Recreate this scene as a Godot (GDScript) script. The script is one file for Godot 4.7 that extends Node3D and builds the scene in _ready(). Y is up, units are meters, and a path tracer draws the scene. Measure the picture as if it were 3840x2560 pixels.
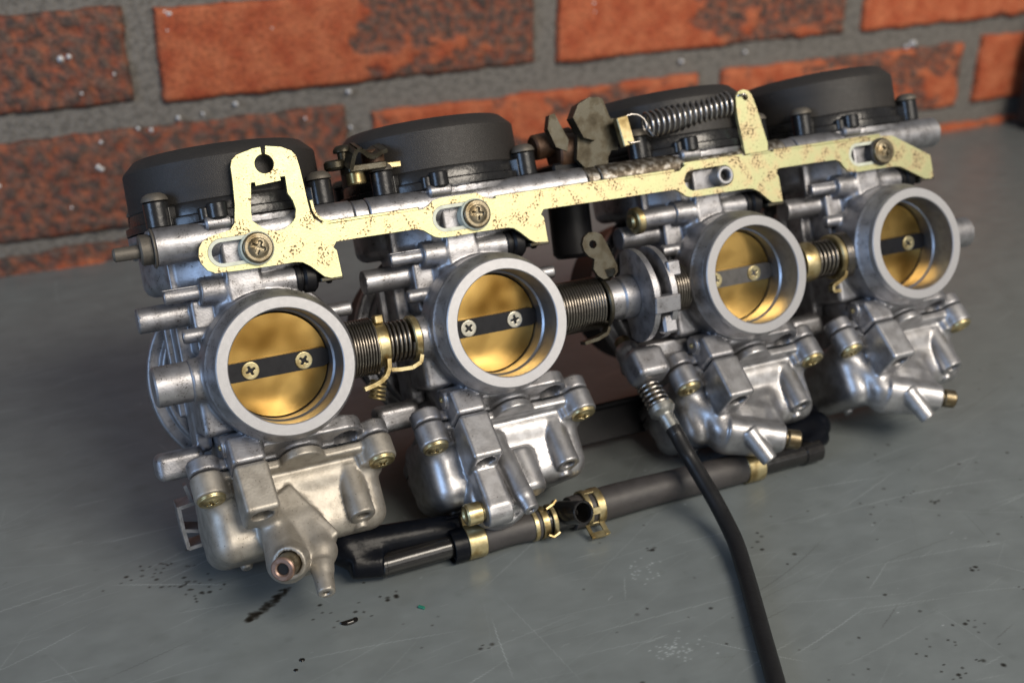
extends Node3D
# A bank of four carburetors on a steel bench in front of a brick wall.
# Lengths are written in bench units and multiplied by S into metres.

const S := 0.00075
const BANK_UP := 94.5
const TILT := deg_to_rad(23.0)
const BOWL := deg_to_rad(33.0)
const CAM_BASIS := Basis(Vector3(0.906049, 0.000229, 0.423173), Vector3(0.182411, 0.902114, -0.391045), Vector3(-0.381840, 0.431497, 0.817318))
const CAM_AT := Vector3(-90.387, 291.586, 389.464)

var mat := {}
var head_mesh: ArrayMesh
var flat_head_mesh: ArrayMesh


# ---------------------------------------------------------------- meshes
class MeshMaker:
	var v := PackedVector3Array()
	var n := PackedVector3Array()
	var c := PackedColorArray()
	var uv := PackedVector2Array()
	var idx := PackedInt32Array()

	func corner(p: Vector3, nn: Vector3) -> int:
		v.append(p)
		n.append(nn)
		return v.size() - 1

	func face(a: int, b: int, d: int) -> void:
		var g := (v[b] - v[a]).cross(v[d] - v[a])
		if g.dot(n[a] + n[b] + n[d]) > 0.0:
			idx.append_array([a, d, b])
		else:
			idx.append_array([a, b, d])

	func quad(a: int, b: int, d: int, e: int) -> void:
		face(a, b, d)
		face(a, d, e)

	func flat(pts: Array, out: Vector3) -> void:
		var first := v.size()
		for p in pts:
			corner(p, out)
		for i in range(1, pts.size() - 1):
			face(first, first + i, first + i + 1)

	# profile: (radius, height along the y axis of xf)
	func lathe(profile: Array, xf: Transform3D, seg := 36, crease := 40.0, from := 0.0, to := TAU) -> void:
		var norms: Array[Vector2] = []
		for i in profile.size() - 1:
			var d: Vector2 = profile[i + 1] - profile[i]
			norms.append(Vector2(d.y, -d.x).normalized())
		for i in profile.size() - 1:
			if (profile[i + 1] - profile[i]).length() < 1e-6:
				continue
			var na: Vector2 = norms[i]
			var nb: Vector2 = norms[i]
			if i > 0 and rad_to_deg(absf(norms[i].angle_to(norms[i - 1]))) < crease:
				na = (norms[i] + norms[i - 1]).normalized()
			if i < norms.size() - 1 and rad_to_deg(absf(norms[i].angle_to(norms[i + 1]))) < crease:
				nb = (norms[i] + norms[i + 1]).normalized()
			var first := v.size()
			for k in seg + 1:
				var a := from + (to - from) * k / seg
				var e := Vector3(cos(a), 0, sin(a))
				corner(xf * (e * profile[i].x + Vector3(0, profile[i].y, 0)), xf.basis * (e * na.x + Vector3(0, na.y, 0)))
				corner(xf * (e * profile[i + 1].x + Vector3(0, profile[i + 1].y, 0)), xf.basis * (e * nb.x + Vector3(0, nb.y, 0)))
			for k in seg:
				var q := first + k * 2
				quad(q, q + 1, q + 3, q + 2)

	func rod(a: Vector3, b: Vector3, r: float, edge := 0.4, seg := 28) -> void:
		var l := (b - a).length()
		var xf := MeshMaker.along(a, b - a)
		lathe([Vector2(0, 0), Vector2(r - edge, 0), Vector2(r, edge), Vector2(r, l - edge), Vector2(r - edge, l), Vector2(0, l)], xf, seg)

	func pipe(a: Vector3, b: Vector3, r: float, hole: float, edge := 0.3, seg := 32) -> void:
		var l := (b - a).length()
		var xf := MeshMaker.along(a, b - a)
		lathe([Vector2(hole, 0), Vector2(r - edge, 0), Vector2(r, edge), Vector2(r, l - edge), Vector2(r - edge, l), Vector2(hole + edge, l), Vector2(hole, l - edge), Vector2(hole, 0)], xf, seg)

	static func along(at: Vector3, dir: Vector3) -> Transform3D:
		var y := dir.normalized()
		var x := y.cross(Vector3(0.31, 0.17, 0.93))
		if x.length() < 0.1:
			x = y.cross(Vector3(1, 0, 0))
		x = x.normalized()
		return Transform3D(Basis(x, y, x.cross(y)), at)

	func tube(path: PackedVector3Array, radii: PackedFloat32Array, seg := 10, caps := true) -> void:
		var up := Vector3.ZERO
		var first := v.size()
		var count := path.size()
		for i in count:
			var d := (path[mini(i + 1, count - 1)] - path[maxi(i - 1, 0)]).normalized()
			if i == 0:
				up = d.cross(Vector3(0.37, 0.81, 0.45)).normalized()
			up = (up - d * up.dot(d)).normalized()
			var side := d.cross(up)
			var r := radii[mini(i, radii.size() - 1)]
			for k in seg:
				var a := TAU * k / seg
				var e := up * cos(a) + side * sin(a)
				corner(path[i] + e * r, e)
		for i in count - 1:
			for k in seg:
				var a := first + i * seg + k
				var b := first + i * seg + (k + 1) % seg
				quad(a, b, b + seg, a + seg)
		if caps:
			for side in 2:
				var at := 0 if side == 0 else count - 1
				var d := (path[0] - path[1]).normalized() if side == 0 else (path[count - 1] - path[count - 2]).normalized()
				var ring := []
				for k in seg:
					ring.append(v[first + at * seg + k])
				flat(ring, d)

	func helix(at: Vector3, dir: Vector3, r: float, wire: float, turns: float, length: float, phase := 0.0, seg := 8, r2 := -1.0) -> void:
		var xf := MeshMaker.along(at, dir)
		var path := PackedVector3Array()
		var steps := int(turns * 28)
		for i in steps + 1:
			var t := float(i) / steps
			var a := phase + TAU * turns * t
			var rr := r if r2 < 0 else lerpf(r, r2, t)
			path.append(xf * Vector3(cos(a) * rr, length * t, sin(a) * rr))
		tube(path, PackedFloat32Array([wire]), seg)

	func block(xf: Transform3D, h: Vector3, ch := 0.5) -> void:
		var ax := [xf.basis.x, xf.basis.y, xf.basis.z]
		var hh := [h.x, h.y, h.z]
		for i in 3:
			var j := (i + 1) % 3
			var k := (i + 2) % 3
			for s in [-1.0, 1.0]:
				var pts := []
				for q in [[-1, -1], [1, -1], [1, 1], [-1, 1]]:
					pts.append(xf.origin + ax[i] * s * hh[i] + ax[j] * q[0] * (hh[j] - ch) + ax[k] * q[1] * (hh[k] - ch))
				flat(pts, ax[i] * s)
				for t in [-1.0, 1.0]:
					var e := []
					for u in [-1.0, 1.0]:
						e.append(xf.origin + ax[i] * s * hh[i] + ax[j] * t * (hh[j] - ch) + ax[k] * u * (hh[k] - ch))
					for u in [1.0, -1.0]:
						e.append(xf.origin + ax[i] * s * (hh[i] - ch) + ax[j] * t * hh[j] + ax[k] * u * (hh[k] - ch))
					flat(e, (ax[i] * s + ax[j] * t).normalized())
		for s in [-1.0, 1.0]:
			for t in [-1.0, 1.0]:
				for u in [-1.0, 1.0]:
					flat([xf.origin + ax[0] * s * hh[0] + ax[1] * t * (hh[1] - ch) + ax[2] * u * (hh[2] - ch),
						xf.origin + ax[0] * s * (hh[0] - ch) + ax[1] * t * hh[1] + ax[2] * u * (hh[2] - ch),
						xf.origin + ax[0] * s * (hh[0] - ch) + ax[1] * t * (hh[1] - ch) + ax[2] * u * hh[2]], (ax[0] * s + ax[1] * t + ax[2] * u).normalized())

	func strip(path: PackedVector3Array, across: Vector3, half: float, thick: float) -> void:
		# a bent sheet-metal strip: path is its middle line, across its width direction
		for i in path.size() - 1:
			var d := (path[i + 1] - path[i]).normalized()
			var o := across.cross(d).normalized()
			var a := path[i]
			var b := path[i + 1]
			var w := across * half
			var t := o * thick * 0.5
			flat([a - w + t, a + w + t, b + w + t, b - w + t], o)
			flat([a - w - t, a + w - t, b + w - t, b - w - t], -o)
			flat([a - w - t, a - w + t, b - w + t, b - w - t], -across)
			flat([a + w - t, a + w + t, b + w + t, b + w - t], across)
			if i == 0:
				flat([a - w - t, a + w - t, a + w + t, a - w + t], -d)
			if i == path.size() - 2:
				flat([b - w - t, b + w - t, b + w + t, b - w + t], d)

	func mesh() -> ArrayMesh:
		var arr := []
		arr.resize(Mesh.ARRAY_MAX)
		var vv := v.duplicate()
		for i in vv.size():
			vv[i] *= S
		var nn := n.duplicate()
		for i in nn.size():
			nn[i] = nn[i].normalized()
		arr[Mesh.ARRAY_VERTEX] = vv
		arr[Mesh.ARRAY_NORMAL] = nn
		if c.size() == v.size():
			arr[Mesh.ARRAY_COLOR] = c
		if uv.size() == v.size():
			arr[Mesh.ARRAY_TEX_UV] = uv
		arr[Mesh.ARRAY_INDEX] = idx
		var m := ArrayMesh.new()
		m.add_surface_from_arrays(Mesh.PRIMITIVE_TRIANGLES, arr)
		return m


# Cast shapes: a distance field of rounded primitives, joined with fillets and meshed as surface nets.
class Casting:
	enum {BOX, CYL, CONE, CAPS}
	var kind := PackedInt32Array()
	var inv: Array[Transform3D] = []
	var par := PackedVector3Array()
	var rnd := PackedFloat32Array()
	var fil := PackedFloat32Array()
	var cut := PackedByteArray()
	var lo := Vector3(1e9, 1e9, 1e9)
	var hi := Vector3(-1e9, -1e9, -1e9)
	var cell := 1.0
	var made := MeshMaker.new()

	func add(k: int, xf: Transform3D, p: Vector3, r: float, fillet := 0.0, sub := false) -> void:
		kind.append(k)
		inv.append(xf.affine_inverse())
		par.append(p)
		rnd.append(r)
		fil.append(fillet)
		cut.append(1 if sub else 0)
		if sub:
			return
		var h := p
		if k == CYL:
			h = Vector3(p.x, p.y, p.x)
		elif k == CONE or k == CAPS:
			var m := maxf(p.x, p.z)
			h = Vector3(m, p.y + (m if k == CAPS else 0.0), m)
		for s in [-1.0, 1.0]:
			for t in [-1.0, 1.0]:
				for u in [-1.0, 1.0]:
					var q := xf * (h * Vector3(s, t, u))
					lo = lo.min(q)
					hi = hi.max(q)

	func box(xf: Transform3D, half: Vector3, r := 1.0, fillet := 0.0) -> void:
		add(BOX, xf, half, r, fillet)

	func cyl(a: Vector3, b: Vector3, r: float, edge := 0.5, fillet := 0.0) -> void:
		add(CYL, MeshMaker.along((a + b) * 0.5, b - a), Vector3(r, (b - a).length() * 0.5, 0), edge, fillet)

	func bore(a: Vector3, b: Vector3, r: float) -> void:
		add(CYL, MeshMaker.along((a + b) * 0.5, b - a), Vector3(r, (b - a).length() * 0.5, 0), 0.2, 0.0, true)

	func cone(a: Vector3, b: Vector3, ra: float, rb: float, fillet := 0.0) -> void:
		add(CONE, MeshMaker.along((a + b) * 0.5, b - a), Vector3(ra, (b - a).length() * 0.5, rb), 0.3, fillet)

	func caps(a: Vector3, b: Vector3, ra: float, rb: float, fillet := 0.0) -> void:
		add(CAPS, MeshMaker.along((a + b) * 0.5, b - a), Vector3(ra, (b - a).length() * 0.5, rb), 0.0, fillet)

	func one(i: int, p: Vector3) -> float:
		var q: Vector3 = inv[i] * p
		var a := par[i]
		var r := rnd[i]
		match kind[i]:
			BOX:
				var d := q.abs() - a + Vector3(r, r, r)
				return d.max(Vector3.ZERO).length() + minf(maxf(d.x, maxf(d.y, d.z)), 0.0) - r
			CYL:
				var x := sqrt(q.x * q.x + q.z * q.z) - a.x + r
				var y := absf(q.y) - a.y + r
				return minf(maxf(x, y), 0.0) + Vector2(maxf(x, 0.0), maxf(y, 0.0)).length() - r
			CONE:
				var t := clampf((q.y + a.y) / (2.0 * a.y), 0.0, 1.0)
				var sl := (a.z - a.x) / (2.0 * a.y)
				var x := (sqrt(q.x * q.x + q.z * q.z) - lerpf(a.x, a.z, t)) / sqrt(1.0 + sl * sl) + r
				var y := absf(q.y) - a.y + r
				return minf(maxf(x, y), 0.0) + Vector2(maxf(x, 0.0), maxf(y, 0.0)).length() - r
			_:
				var t := clampf((q.y + a.y) / (2.0 * a.y), 0.0, 1.0)
				return Vector3(q.x, q.y - lerpf(-a.y, a.y, t), q.z).length() - lerpf(a.x, a.z, t)
		return 1e9

	func value(p: Vector3, list: PackedInt32Array) -> float:
		var d := 1e9
		for i in list:
			var e := one(i, p)
			if cut[i]:
				d = maxf(d, -e)
			else:
				var k := fil[i]
				if k > 0.0 and absf(d - e) < k:
					var h := (k - absf(d - e)) / k
					d = minf(d, e) - h * h * k * 0.25
				else:
					d = minf(d, e)
		return d

	func run() -> void:
		var base := lo - Vector3.ONE * cell * 2.0
		var size := (hi - lo) / cell + Vector3.ONE * 5.0
		const B := 8
		var bx := int(size.x) / B + 1
		var by := int(size.y) / B + 1
		var bz := int(size.z) / B + 1
		var nx := bx * B + 1
		var ny := by * B + 1
		var nz := bz * B + 1
		var sx := 1
		var sy := nx
		var sz := nx * ny
		var field := PackedFloat32Array()
		field.resize(nx * ny * nz)
		field.fill(1e9)
		var all := PackedInt32Array(range(kind.size()))
		var reach := B * cell * 0.5 * sqrt(3.0)
		var live := []
		for z in bz:
			for y in by:
				for x in bx:
					var at := base + (Vector3(x, y, z) * B + Vector3.ONE * B * 0.5) * cell
					var list := PackedInt32Array()
					var d := 1e9
					for i in all:
						var e := one(i, at)
						if cut[i]:
							d = maxf(d, -e)
							if e < reach + 1.0:
								list.append(i)
						else:
							d = minf(d, e)
							if e < reach + fil[i] + 1.0:
								list.append(i)
					if absf(d) > reach + 2.5:
						if d < 0.0:
							for k in B + 1:
								for j in B + 1:
									for i in B + 1:
										var at2 := x * B + i + (y * B + j) * sy + (z * B + k) * sz
										if field[at2] == 1e9:
											field[at2] = -1.0
						continue
					live.append(Vector3i(x, y, z))
					for k in B + 1:
						for j in B + 1:
							var row := x * B + (y * B + j) * sy + (z * B + k) * sz
							var p := base + Vector3(x * B, y * B + j, z * B + k) * cell
							for i in B + 1:
								field[row + i] = value(p, list)
								p.x += cell
		var mine := PackedInt32Array()
		mine.resize(nx * ny * nz)
		mine.fill(-1)
		var off := PackedInt32Array([0, sx, sy, sx + sy, sz, sx + sz, sy + sz, sx + sy + sz])
		var spot: Array[Vector3] = [Vector3(0, 0, 0), Vector3(1, 0, 0), Vector3(0, 1, 0), Vector3(1, 1, 0), Vector3(0, 0, 1), Vector3(1, 0, 1), Vector3(0, 1, 1), Vector3(1, 1, 1)]
		var ea := PackedInt32Array([0, 2, 4, 6, 0, 1, 4, 5, 0, 1, 2, 3])
		var eb := PackedInt32Array([1, 3, 5, 7, 2, 3, 6, 7, 4, 5, 6, 7])
		var f := PackedFloat32Array()
		f.resize(8)
		var cells := PackedInt32Array()
		var v := PackedVector3Array()
		var n := PackedVector3Array()
		for b: Vector3i in live:
			for k in B:
				for j in B:
					var row := b.x * B + (b.y * B + j) * sy + (b.z * B + k) * sz
					for i in B:
						var at := row + i
						var inside := 0
						for q in 8:
							var g := field[at + off[q]]
							f[q] = g
							if g < 0.0:
								inside += 1
						if inside == 0 or inside == 8:
							continue
						var sum := Vector3.ZERO
						var hits := 0
						for e in 12:
							var g := f[ea[e]]
							var h := f[eb[e]]
							if (g < 0.0) != (h < 0.0):
								sum += spot[ea[e]].lerp(spot[eb[e]], g / (g - h))
								hits += 1
						mine[at] = v.size()
						cells.append(at)
						v.append(base + (Vector3(b.x * B + i, b.y * B + j, b.z * B + k) + sum / hits) * cell)
						n.append(Vector3(f[1] + f[3] + f[5] + f[7] - f[0] - f[2] - f[4] - f[6], f[2] + f[3] + f[6] + f[7] - f[0] - f[1] - f[4] - f[5], f[4] + f[5] + f[6] + f[7] - f[0] - f[1] - f[2] - f[3]).normalized())
		var idx := PackedInt32Array()
		var step := PackedInt32Array([sx, sy, sz])
		for at in cells:
			for a in 3:
				var neg := field[at] < 0.0
				if neg == (field[at + step[a]] < 0.0):
					continue
				var u := step[(a + 1) % 3]
				var w := step[(a + 2) % 3]
				if at < u + w:
					continue
				var p := mine[at]
				var q := mine[at - u]
				var r := mine[at - u - w]
				var s := mine[at - w]
				if p < 0 or q < 0 or r < 0 or s < 0:
					continue
				if neg:
					idx.append_array([p, r, q, p, s, r])
				else:
					idx.append_array([p, q, r, p, r, s])
		made.v = v
		made.n = n
		made.idx = idx


# ---------------------------------------------------------------- nodes
func put(called: String, m: Mesh, material: Material, parent: Node) -> MeshInstance3D:
	var o := MeshInstance3D.new()
	o.name = called
	o.mesh = m
	o.material_override = material
	parent.add_child(o, true)
	return o


func part(called: String, maker: MeshMaker, material: Material, parent: Node) -> MeshInstance3D:
	return put(called, maker.mesh(), material, parent)


func group(called: String, parent: Node, at := Vector3.ZERO) -> Node3D:
	var o := Node3D.new()
	o.name = called
	o.position = at * S
	parent.add_child(o, true)
	return o


func tag(o: Node, label: String, category := "", kind := "") -> void:
	o.set_meta("label", label)
	if category:
		o.set_meta("category", category)
	if kind:
		o.set_meta("kind", kind)


# A flat plate cut from sheet: outline and holes in the x-y plane, from z down to z - thick.
func plate(outline: PackedVector2Array, holes: Array, z: float, thick: float) -> ArrayMesh:
	var pieces: Array = [outline]
	for h: PackedVector2Array in holes:
		var mid := 0.0
		for p in h:
			mid += p.x / h.size()
		var next := []
		for q: PackedVector2Array in pieces:
			if Geometry2D.intersect_polygons(q, h).is_empty():
				next.append(q)
				continue
			for x in [[-1e4, mid], [mid, 1e4]]:
				for half in Geometry2D.intersect_polygons(q, PackedVector2Array([Vector2(x[0], -1e4), Vector2(x[1], -1e4), Vector2(x[1], 1e4), Vector2(x[0], 1e4)])):
					next.append_array(Geometry2D.clip_polygons(half, h))
		pieces = next
	var mk := MeshMaker.new()
	for q: PackedVector2Array in pieces:
		var tri := Geometry2D.triangulate_polygon(q)
		for side in [1.0, -1.0]:
			var first := mk.v.size()
			for p in q:
				mk.corner(Vector3(p.x, p.y, z if side > 0 else z - thick), Vector3(0, 0, side))
			for k in tri.size() / 3:
				mk.face(first + tri[3 * k], first + tri[3 * k + 1], first + tri[3 * k + 2])
	for i in holes.size() + 1:
		var loop: PackedVector2Array = outline if i == 0 else holes[i - 1]
		var turn := (-1.0 if Geometry2D.is_polygon_clockwise(loop) else 1.0) * (1.0 if i == 0 else -1.0)
		var count := loop.size()
		for k in count:
			var e := [loop[(k + count - 1) % count], loop[k], loop[(k + 1) % count], loop[(k + 2) % count]]
			var nn := []
			for m in 3:
				var d: Vector2 = (e[m + 1] - e[m]).normalized()
				nn.append(Vector2(d.y, -d.x) * turn)
			var na: Vector2 = (nn[0] + nn[1]).normalized() if absf(nn[0].angle_to(nn[1])) < 0.6 else nn[1]
			var nb: Vector2 = (nn[2] + nn[1]).normalized() if absf(nn[2].angle_to(nn[1])) < 0.6 else nn[1]
			var a := mk.corner(Vector3(e[1].x, e[1].y, z), Vector3(na.x, na.y, 0))
			var b := mk.corner(Vector3(e[2].x, e[2].y, z), Vector3(nb.x, nb.y, 0))
			var c := mk.corner(Vector3(e[2].x, e[2].y, z - thick), Vector3(nb.x, nb.y, 0))
			var d := mk.corner(Vector3(e[1].x, e[1].y, z - thick), Vector3(na.x, na.y, 0))
			mk.quad(a, b, c, d)
	return mk.mesh()


func slot(x0: float, x1: float, y: float, r: float) -> PackedVector2Array:
	var out := PackedVector2Array()
	for k in 13:
		out.append(Vector2(x1 - r, y) + Vector2.from_angle(-PI / 2 + PI * k / 12) * r)
	for k in 13:
		out.append(Vector2(x0 + r, y) + Vector2.from_angle(PI / 2 + PI * k / 12) * r)
	return out


func disc(x: float, y: float, r: float, count := 28) -> PackedVector2Array:
	var out := PackedVector2Array()
	for k in count:
		out.append(Vector2(x, y) + Vector2.from_angle(TAU * k / count) * r)
	return out


func shape(list: Array, dx := 0.0) -> PackedVector2Array:
	var out := PackedVector2Array()
	for i in list.size() / 2:
		out.append(Vector2(list[2 * i] + dx, list[2 * i + 1]))
	return out


# A point of a float bowl's own frame: x across, d down its axis, w forward.
func bf(x: float, d: float, w: float) -> Vector3:
	return Vector3(x, -d * cos(BOWL) + w * sin(BOWL), d * sin(BOWL) + w * cos(BOWL))


func bowl_frame(x: float, d: float, w: float, turn := 0.0) -> Transform3D:
	var a := BOWL - turn
	return Transform3D(Basis(Vector3(1, 0, 0), Vector3(0, cos(a), -sin(a)), Vector3(0, sin(a), cos(a))), bf(x, d, w))


func at(x: float, y: float, z: float) -> Transform3D:
	return Transform3D(Basis(), Vector3(x, y, z))


# ---------------------------------------------------------------- materials
func noise_texture(seed_value: int, freq: float, octaves: int, stops: Array, size := 512, type := FastNoiseLite.TYPE_SIMPLEX, as_normal := false) -> NoiseTexture2D:
	var f := FastNoiseLite.new()
	f.noise_type = type
	f.seed = seed_value
	f.frequency = freq
	f.fractal_octaves = octaves
	f.fractal_gain = 0.55
	var t := NoiseTexture2D.new()
	t.noise = f
	t.width = size
	t.height = size
	t.seamless = true
	t.seamless_blend_skirt = 0.2
	if as_normal:
		t.as_normal_map = true
		t.bump_strength = 4.0
	if stops:
		var g := Gradient.new()
		g.offsets = PackedFloat32Array(stops.map(func(s): return s[0]))
		g.colors = PackedColorArray(stops.map(func(s): return s[1]))
		t.color_ramp = g
	return t


func grey(v: float) -> Color:
	return Color(v, v, v)


func surface(called: String, color: Color, metal: float, rough: float, scale := 22.0, albedo: Texture2D = null, roughness: Texture2D = null, bump: Texture2D = null, bump_cm := 0.01) -> StandardMaterial3D:
	var m := StandardMaterial3D.new()
	m.resource_name = called
	m.albedo_color = color
	m.metallic = metal
	m.roughness = rough
	m.uv1_triplanar = true
	m.uv1_triplanar_sharpness = 4.0
	m.uv1_scale = Vector3.ONE * scale
	if albedo:
		m.albedo_texture = albedo
	if roughness:
		m.roughness_texture = roughness
		m.roughness_texture_channel = BaseMaterial3D.TEXTURE_CHANNEL_GREEN
	if bump:
		m.heightmap_enabled = true
		m.heightmap_texture = bump
		m.heightmap_scale = bump_cm
	mat[called] = m
	return m


func make_materials() -> void:
	var grime := speckled(31, 0.085, 0.012, 0.13, 0.16, Color(0.87, 0.865, 0.86), Color(1, 1, 1), Color(0.34, 0.32, 0.30))
	var faint := speckled(131, 0.085, 0.014, 0.11, 0.07, Color(0.89, 0.885, 0.88), Color(1, 1, 1), Color(0.42, 0.40, 0.38))
	var dirt := noise_texture(8, 0.02, 5, [[0.0, Color(0.38, 0.34, 0.29)], [0.40, Color(0.52, 0.48, 0.43)], [0.60, Color(0.80, 0.77, 0.73)], [0.8, Color(1, 1, 1)]])
	var patchy := noise_texture(5, 0.02, 5, [[0.0, grey(0.86)], [0.5, grey(0.96)], [1.0, grey(1.0)]])
	var grain := noise_texture(11, 0.11, 3, [])
	var soft := noise_texture(12, 0.03, 3, [])
	var specks := speckled(21, 0.075, 0.009, 0.19, 0.25, Color(1.0, 0.975, 0.93), Color(0.94, 1.0, 0.94), Color(0.28, 0.275, 0.24))
	var smoke := noise_texture(31, 0.008, 4, [[0.0, Color(0.62, 0.57, 0.48)], [0.4, Color(0.88, 0.85, 0.80)], [0.6, Color(1, 1, 1)], [1.0, Color(1, 1, 1)]])
	var rust := noise_texture(41, 0.03, 5, [[0.0, Color(0.35, 0.18, 0.08)], [0.4, Color(0.55, 0.38, 0.24)], [0.55, Color(0.8, 0.76, 0.68)], [1.0, Color(1, 1, 1)]])
	var dust := noise_texture(51, 0.16, 4, [[0.0, Color(0.24, 0.24, 0.25)], [0.55, Color(0.29, 0.285, 0.28)], [0.66, Color(0.36, 0.345, 0.33)], [0.74, Color(0.64, 0.60, 0.55)], [1.0, Color(0.9, 0.86, 0.8)]], 1024)
	var lathe_marks := noise_texture(61, 0.2, 2, [[0.0, grey(0.82)], [1.0, grey(1.0)]])
	surface("cast", Color(0.635, 0.635, 0.65), 0.86, 0.46, 18.0, grime, patchy, grain, 0.003)
	surface("cast_bowl", Color(0.69, 0.69, 0.70), 0.86, 0.43, 18.0, faint, patchy, grain, 0.002)
	surface("cast_dull", Color(0.66, 0.64, 0.605), 0.72, 0.54, 16.0, faint, patchy, grain, 0.003)
	surface("cast_dirty", Color(0.64, 0.63, 0.61), 0.78, 0.48, 24.0, dirt, patchy, grain, 0.005)
	surface("machined", Color(0.72, 0.72, 0.73), 0.78, 0.52, 40.0, lathe_marks, patchy, grain, 0.0006)
	surface("bore_wall", Color(0.68, 0.69, 0.71), 0.9, 0.36, 20.0, patchy, null, null)
	surface("brass", Color(0.80, 0.655, 0.38), 1.0, 0.24, 10.0, noise_texture(33, 0.006, 3, [[0.0, Color(0.50, 0.44, 0.34)], [0.65, Color(1, 1, 1)]]), patchy)
	surface("shaft", Color(0.16, 0.16, 0.17), 0.7, 0.36, 24.0, patchy, null, grain, 0.001)
	surface("shaft_grey_reflection", Color(0.44, 0.43, 0.42), 0.9, 0.36, 24.0, patchy, null, grain, 0.001)  # the dark shaft again, a grey reflection put into its colour
	surface("zinc", Color(0.765, 0.72, 0.59), 0.80, 0.48, 18.0, specks, patchy, grain, 0.002)
	surface("zinc_bare", Color(0.70, 0.65, 0.50), 0.88, 0.40, 26.0, smoke, patchy, soft, 0.002)
	surface("screw", Color(0.76, 0.71, 0.55), 0.9, 0.36, 30.0, smoke, patchy, grain, 0.001)
	surface("screw_old", Color(0.50, 0.465, 0.39), 0.85, 0.40, 36.0, smoke, patchy, grain, 0.002)
	surface("screw_steel", Color(0.78, 0.76, 0.70), 0.95, 0.32, 36.0, patchy, patchy, grain, 0.001)
	surface("screw_grey", Color(0.40, 0.38, 0.35), 0.5, 0.6, 30.0, patchy, patchy, grain, 0.003)
	surface("copper", Color(0.56, 0.47, 0.43), 0.7, 0.45, 36.0, smoke, patchy, grain, 0.002)
	surface("spring", Color(0.53, 0.505, 0.47), 1.0, 0.28, 40.0, patchy, null, null)
	surface("spring_bright", Color(0.70, 0.68, 0.66), 1.0, 0.24, 40.0, patchy, null, null)
	surface("lever", Color(0.27, 0.26, 0.225), 0.75, 0.44, 26.0, smoke, patchy, grain, 0.003)
	surface("lever_rust", Color(0.32, 0.235, 0.175), 0.4, 0.58, 30.0, smoke, patchy, grain, 0.006)
	surface("cap", Color(0.46, 0.45, 0.45), 0.0, 0.60, 34.0, dust, patchy, grain, 0.008)
	surface("cap_base", Color(0.12, 0.12, 0.125), 0.0, 0.30, 26.0, patchy, patchy, soft, 0.004)
	surface("nylon", Color(0.80, 0.82, 0.76), 0.0, 0.42, 20.0, patchy)
	surface("hose", Color(0.235, 0.225, 0.225), 0.0, 0.55, 12.0, patchy, patchy, soft, 0.006)
	surface("pipe", Color(0.11, 0.105, 0.105), 0.0, 0.22, 12.0, patchy, patchy, soft, 0.003)
	surface("sealant", Color(0.05, 0.06, 0.085), 0.0, 0.32, 14.0, patchy, null, soft, 0.006)
	mat.sealant.metallic_specular = 0.25
	surface("gasket", Color(0.05, 0.07, 0.10), 0.0, 0.25, 30.0, patchy, null, soft, 0.02)
	surface("cable", Color(0.115, 0.115, 0.12), 0.0, 0.42, 16.0, patchy, patchy, soft, 0.004)
	mat.cable.metallic_specular = 0.35
	surface("ferrule", Color(0.66, 0.66, 0.64), 0.9, 0.42, 30.0, grime, patchy, grain, 0.003)
	surface("rubber", Color(0.09, 0.09, 0.10), 0.0, 0.42, 20.0, patchy)
	mat.rubber.metallic_specular = 0.3
	surface("dark_hole", Color(0.05, 0.045, 0.04), 0.2, 0.6)
	surface("oil", Color(0.045, 0.035, 0.025), 0.0, 0.05)
	surface("green_scrap", Color(0.10, 0.42, 0.34), 0.0, 0.5)
	surface("box_plastic", Color(0.10, 0.105, 0.12), 0.0, 0.5, 10.0, patchy)
	surface("paint", Color(0.88, 0.88, 0.88), 0.0, 0.5)
	var brick := surface("brick", Color(1, 1, 1), 0.0, 0.85, 7.0, noise_texture(71, 0.09, 4, [[0.0, grey(0.70)], [0.5, grey(0.95)], [1.0, grey(1.0)]]), null, noise_texture(72, 0.07, 4, []), 0.05)
	brick.vertex_color_use_as_albedo = true
	surface("mortar", Color(0.46, 0.445, 0.425), 0.0, 0.92, 7.0, noise_texture(73, 0.05, 5, [[0.0, grey(0.72)], [0.5, grey(0.94)], [1.0, grey(1.0)]]), null, noise_texture(74, 0.09, 4, []), 0.07)


# Worn metal: dark specks that gather in patches over a faintly uneven ground.
func speckled(seed_value: int, fine_freq: float, broad_freq: float, low: float, gain: float, ground_a: Color, ground_b: Color, speck: Color) -> ImageTexture:
	var fine := FastNoiseLite.new()
	fine.seed = seed_value
	fine.frequency = fine_freq
	fine.fractal_octaves = 4
	var broad := FastNoiseLite.new()
	broad.seed = seed_value + 1
	broad.frequency = broad_freq
	broad.fractal_octaves = 3
	var a := fine.get_seamless_image(768, 768)
	var b := broad.get_seamless_image(768, 768)
	var im := Image.create(768, 768, false, Image.FORMAT_RGB8)
	for y in 768:
		for x in 768:
			var k := a.get_pixel(x, y).r
			var g := b.get_pixel(x, y).r
			var edge := low + gain * smoothstep(0.42, 0.85, g)
			var d := 1.0 - smoothstep(edge - 0.05, edge + 0.06, k)
			im.set_pixel(x, y, ground_b.lerp(ground_a, smoothstep(0.3, 0.8, g)).lerp(speck, d * 0.82))
	return ImageTexture.create_from_image(im)


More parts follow.
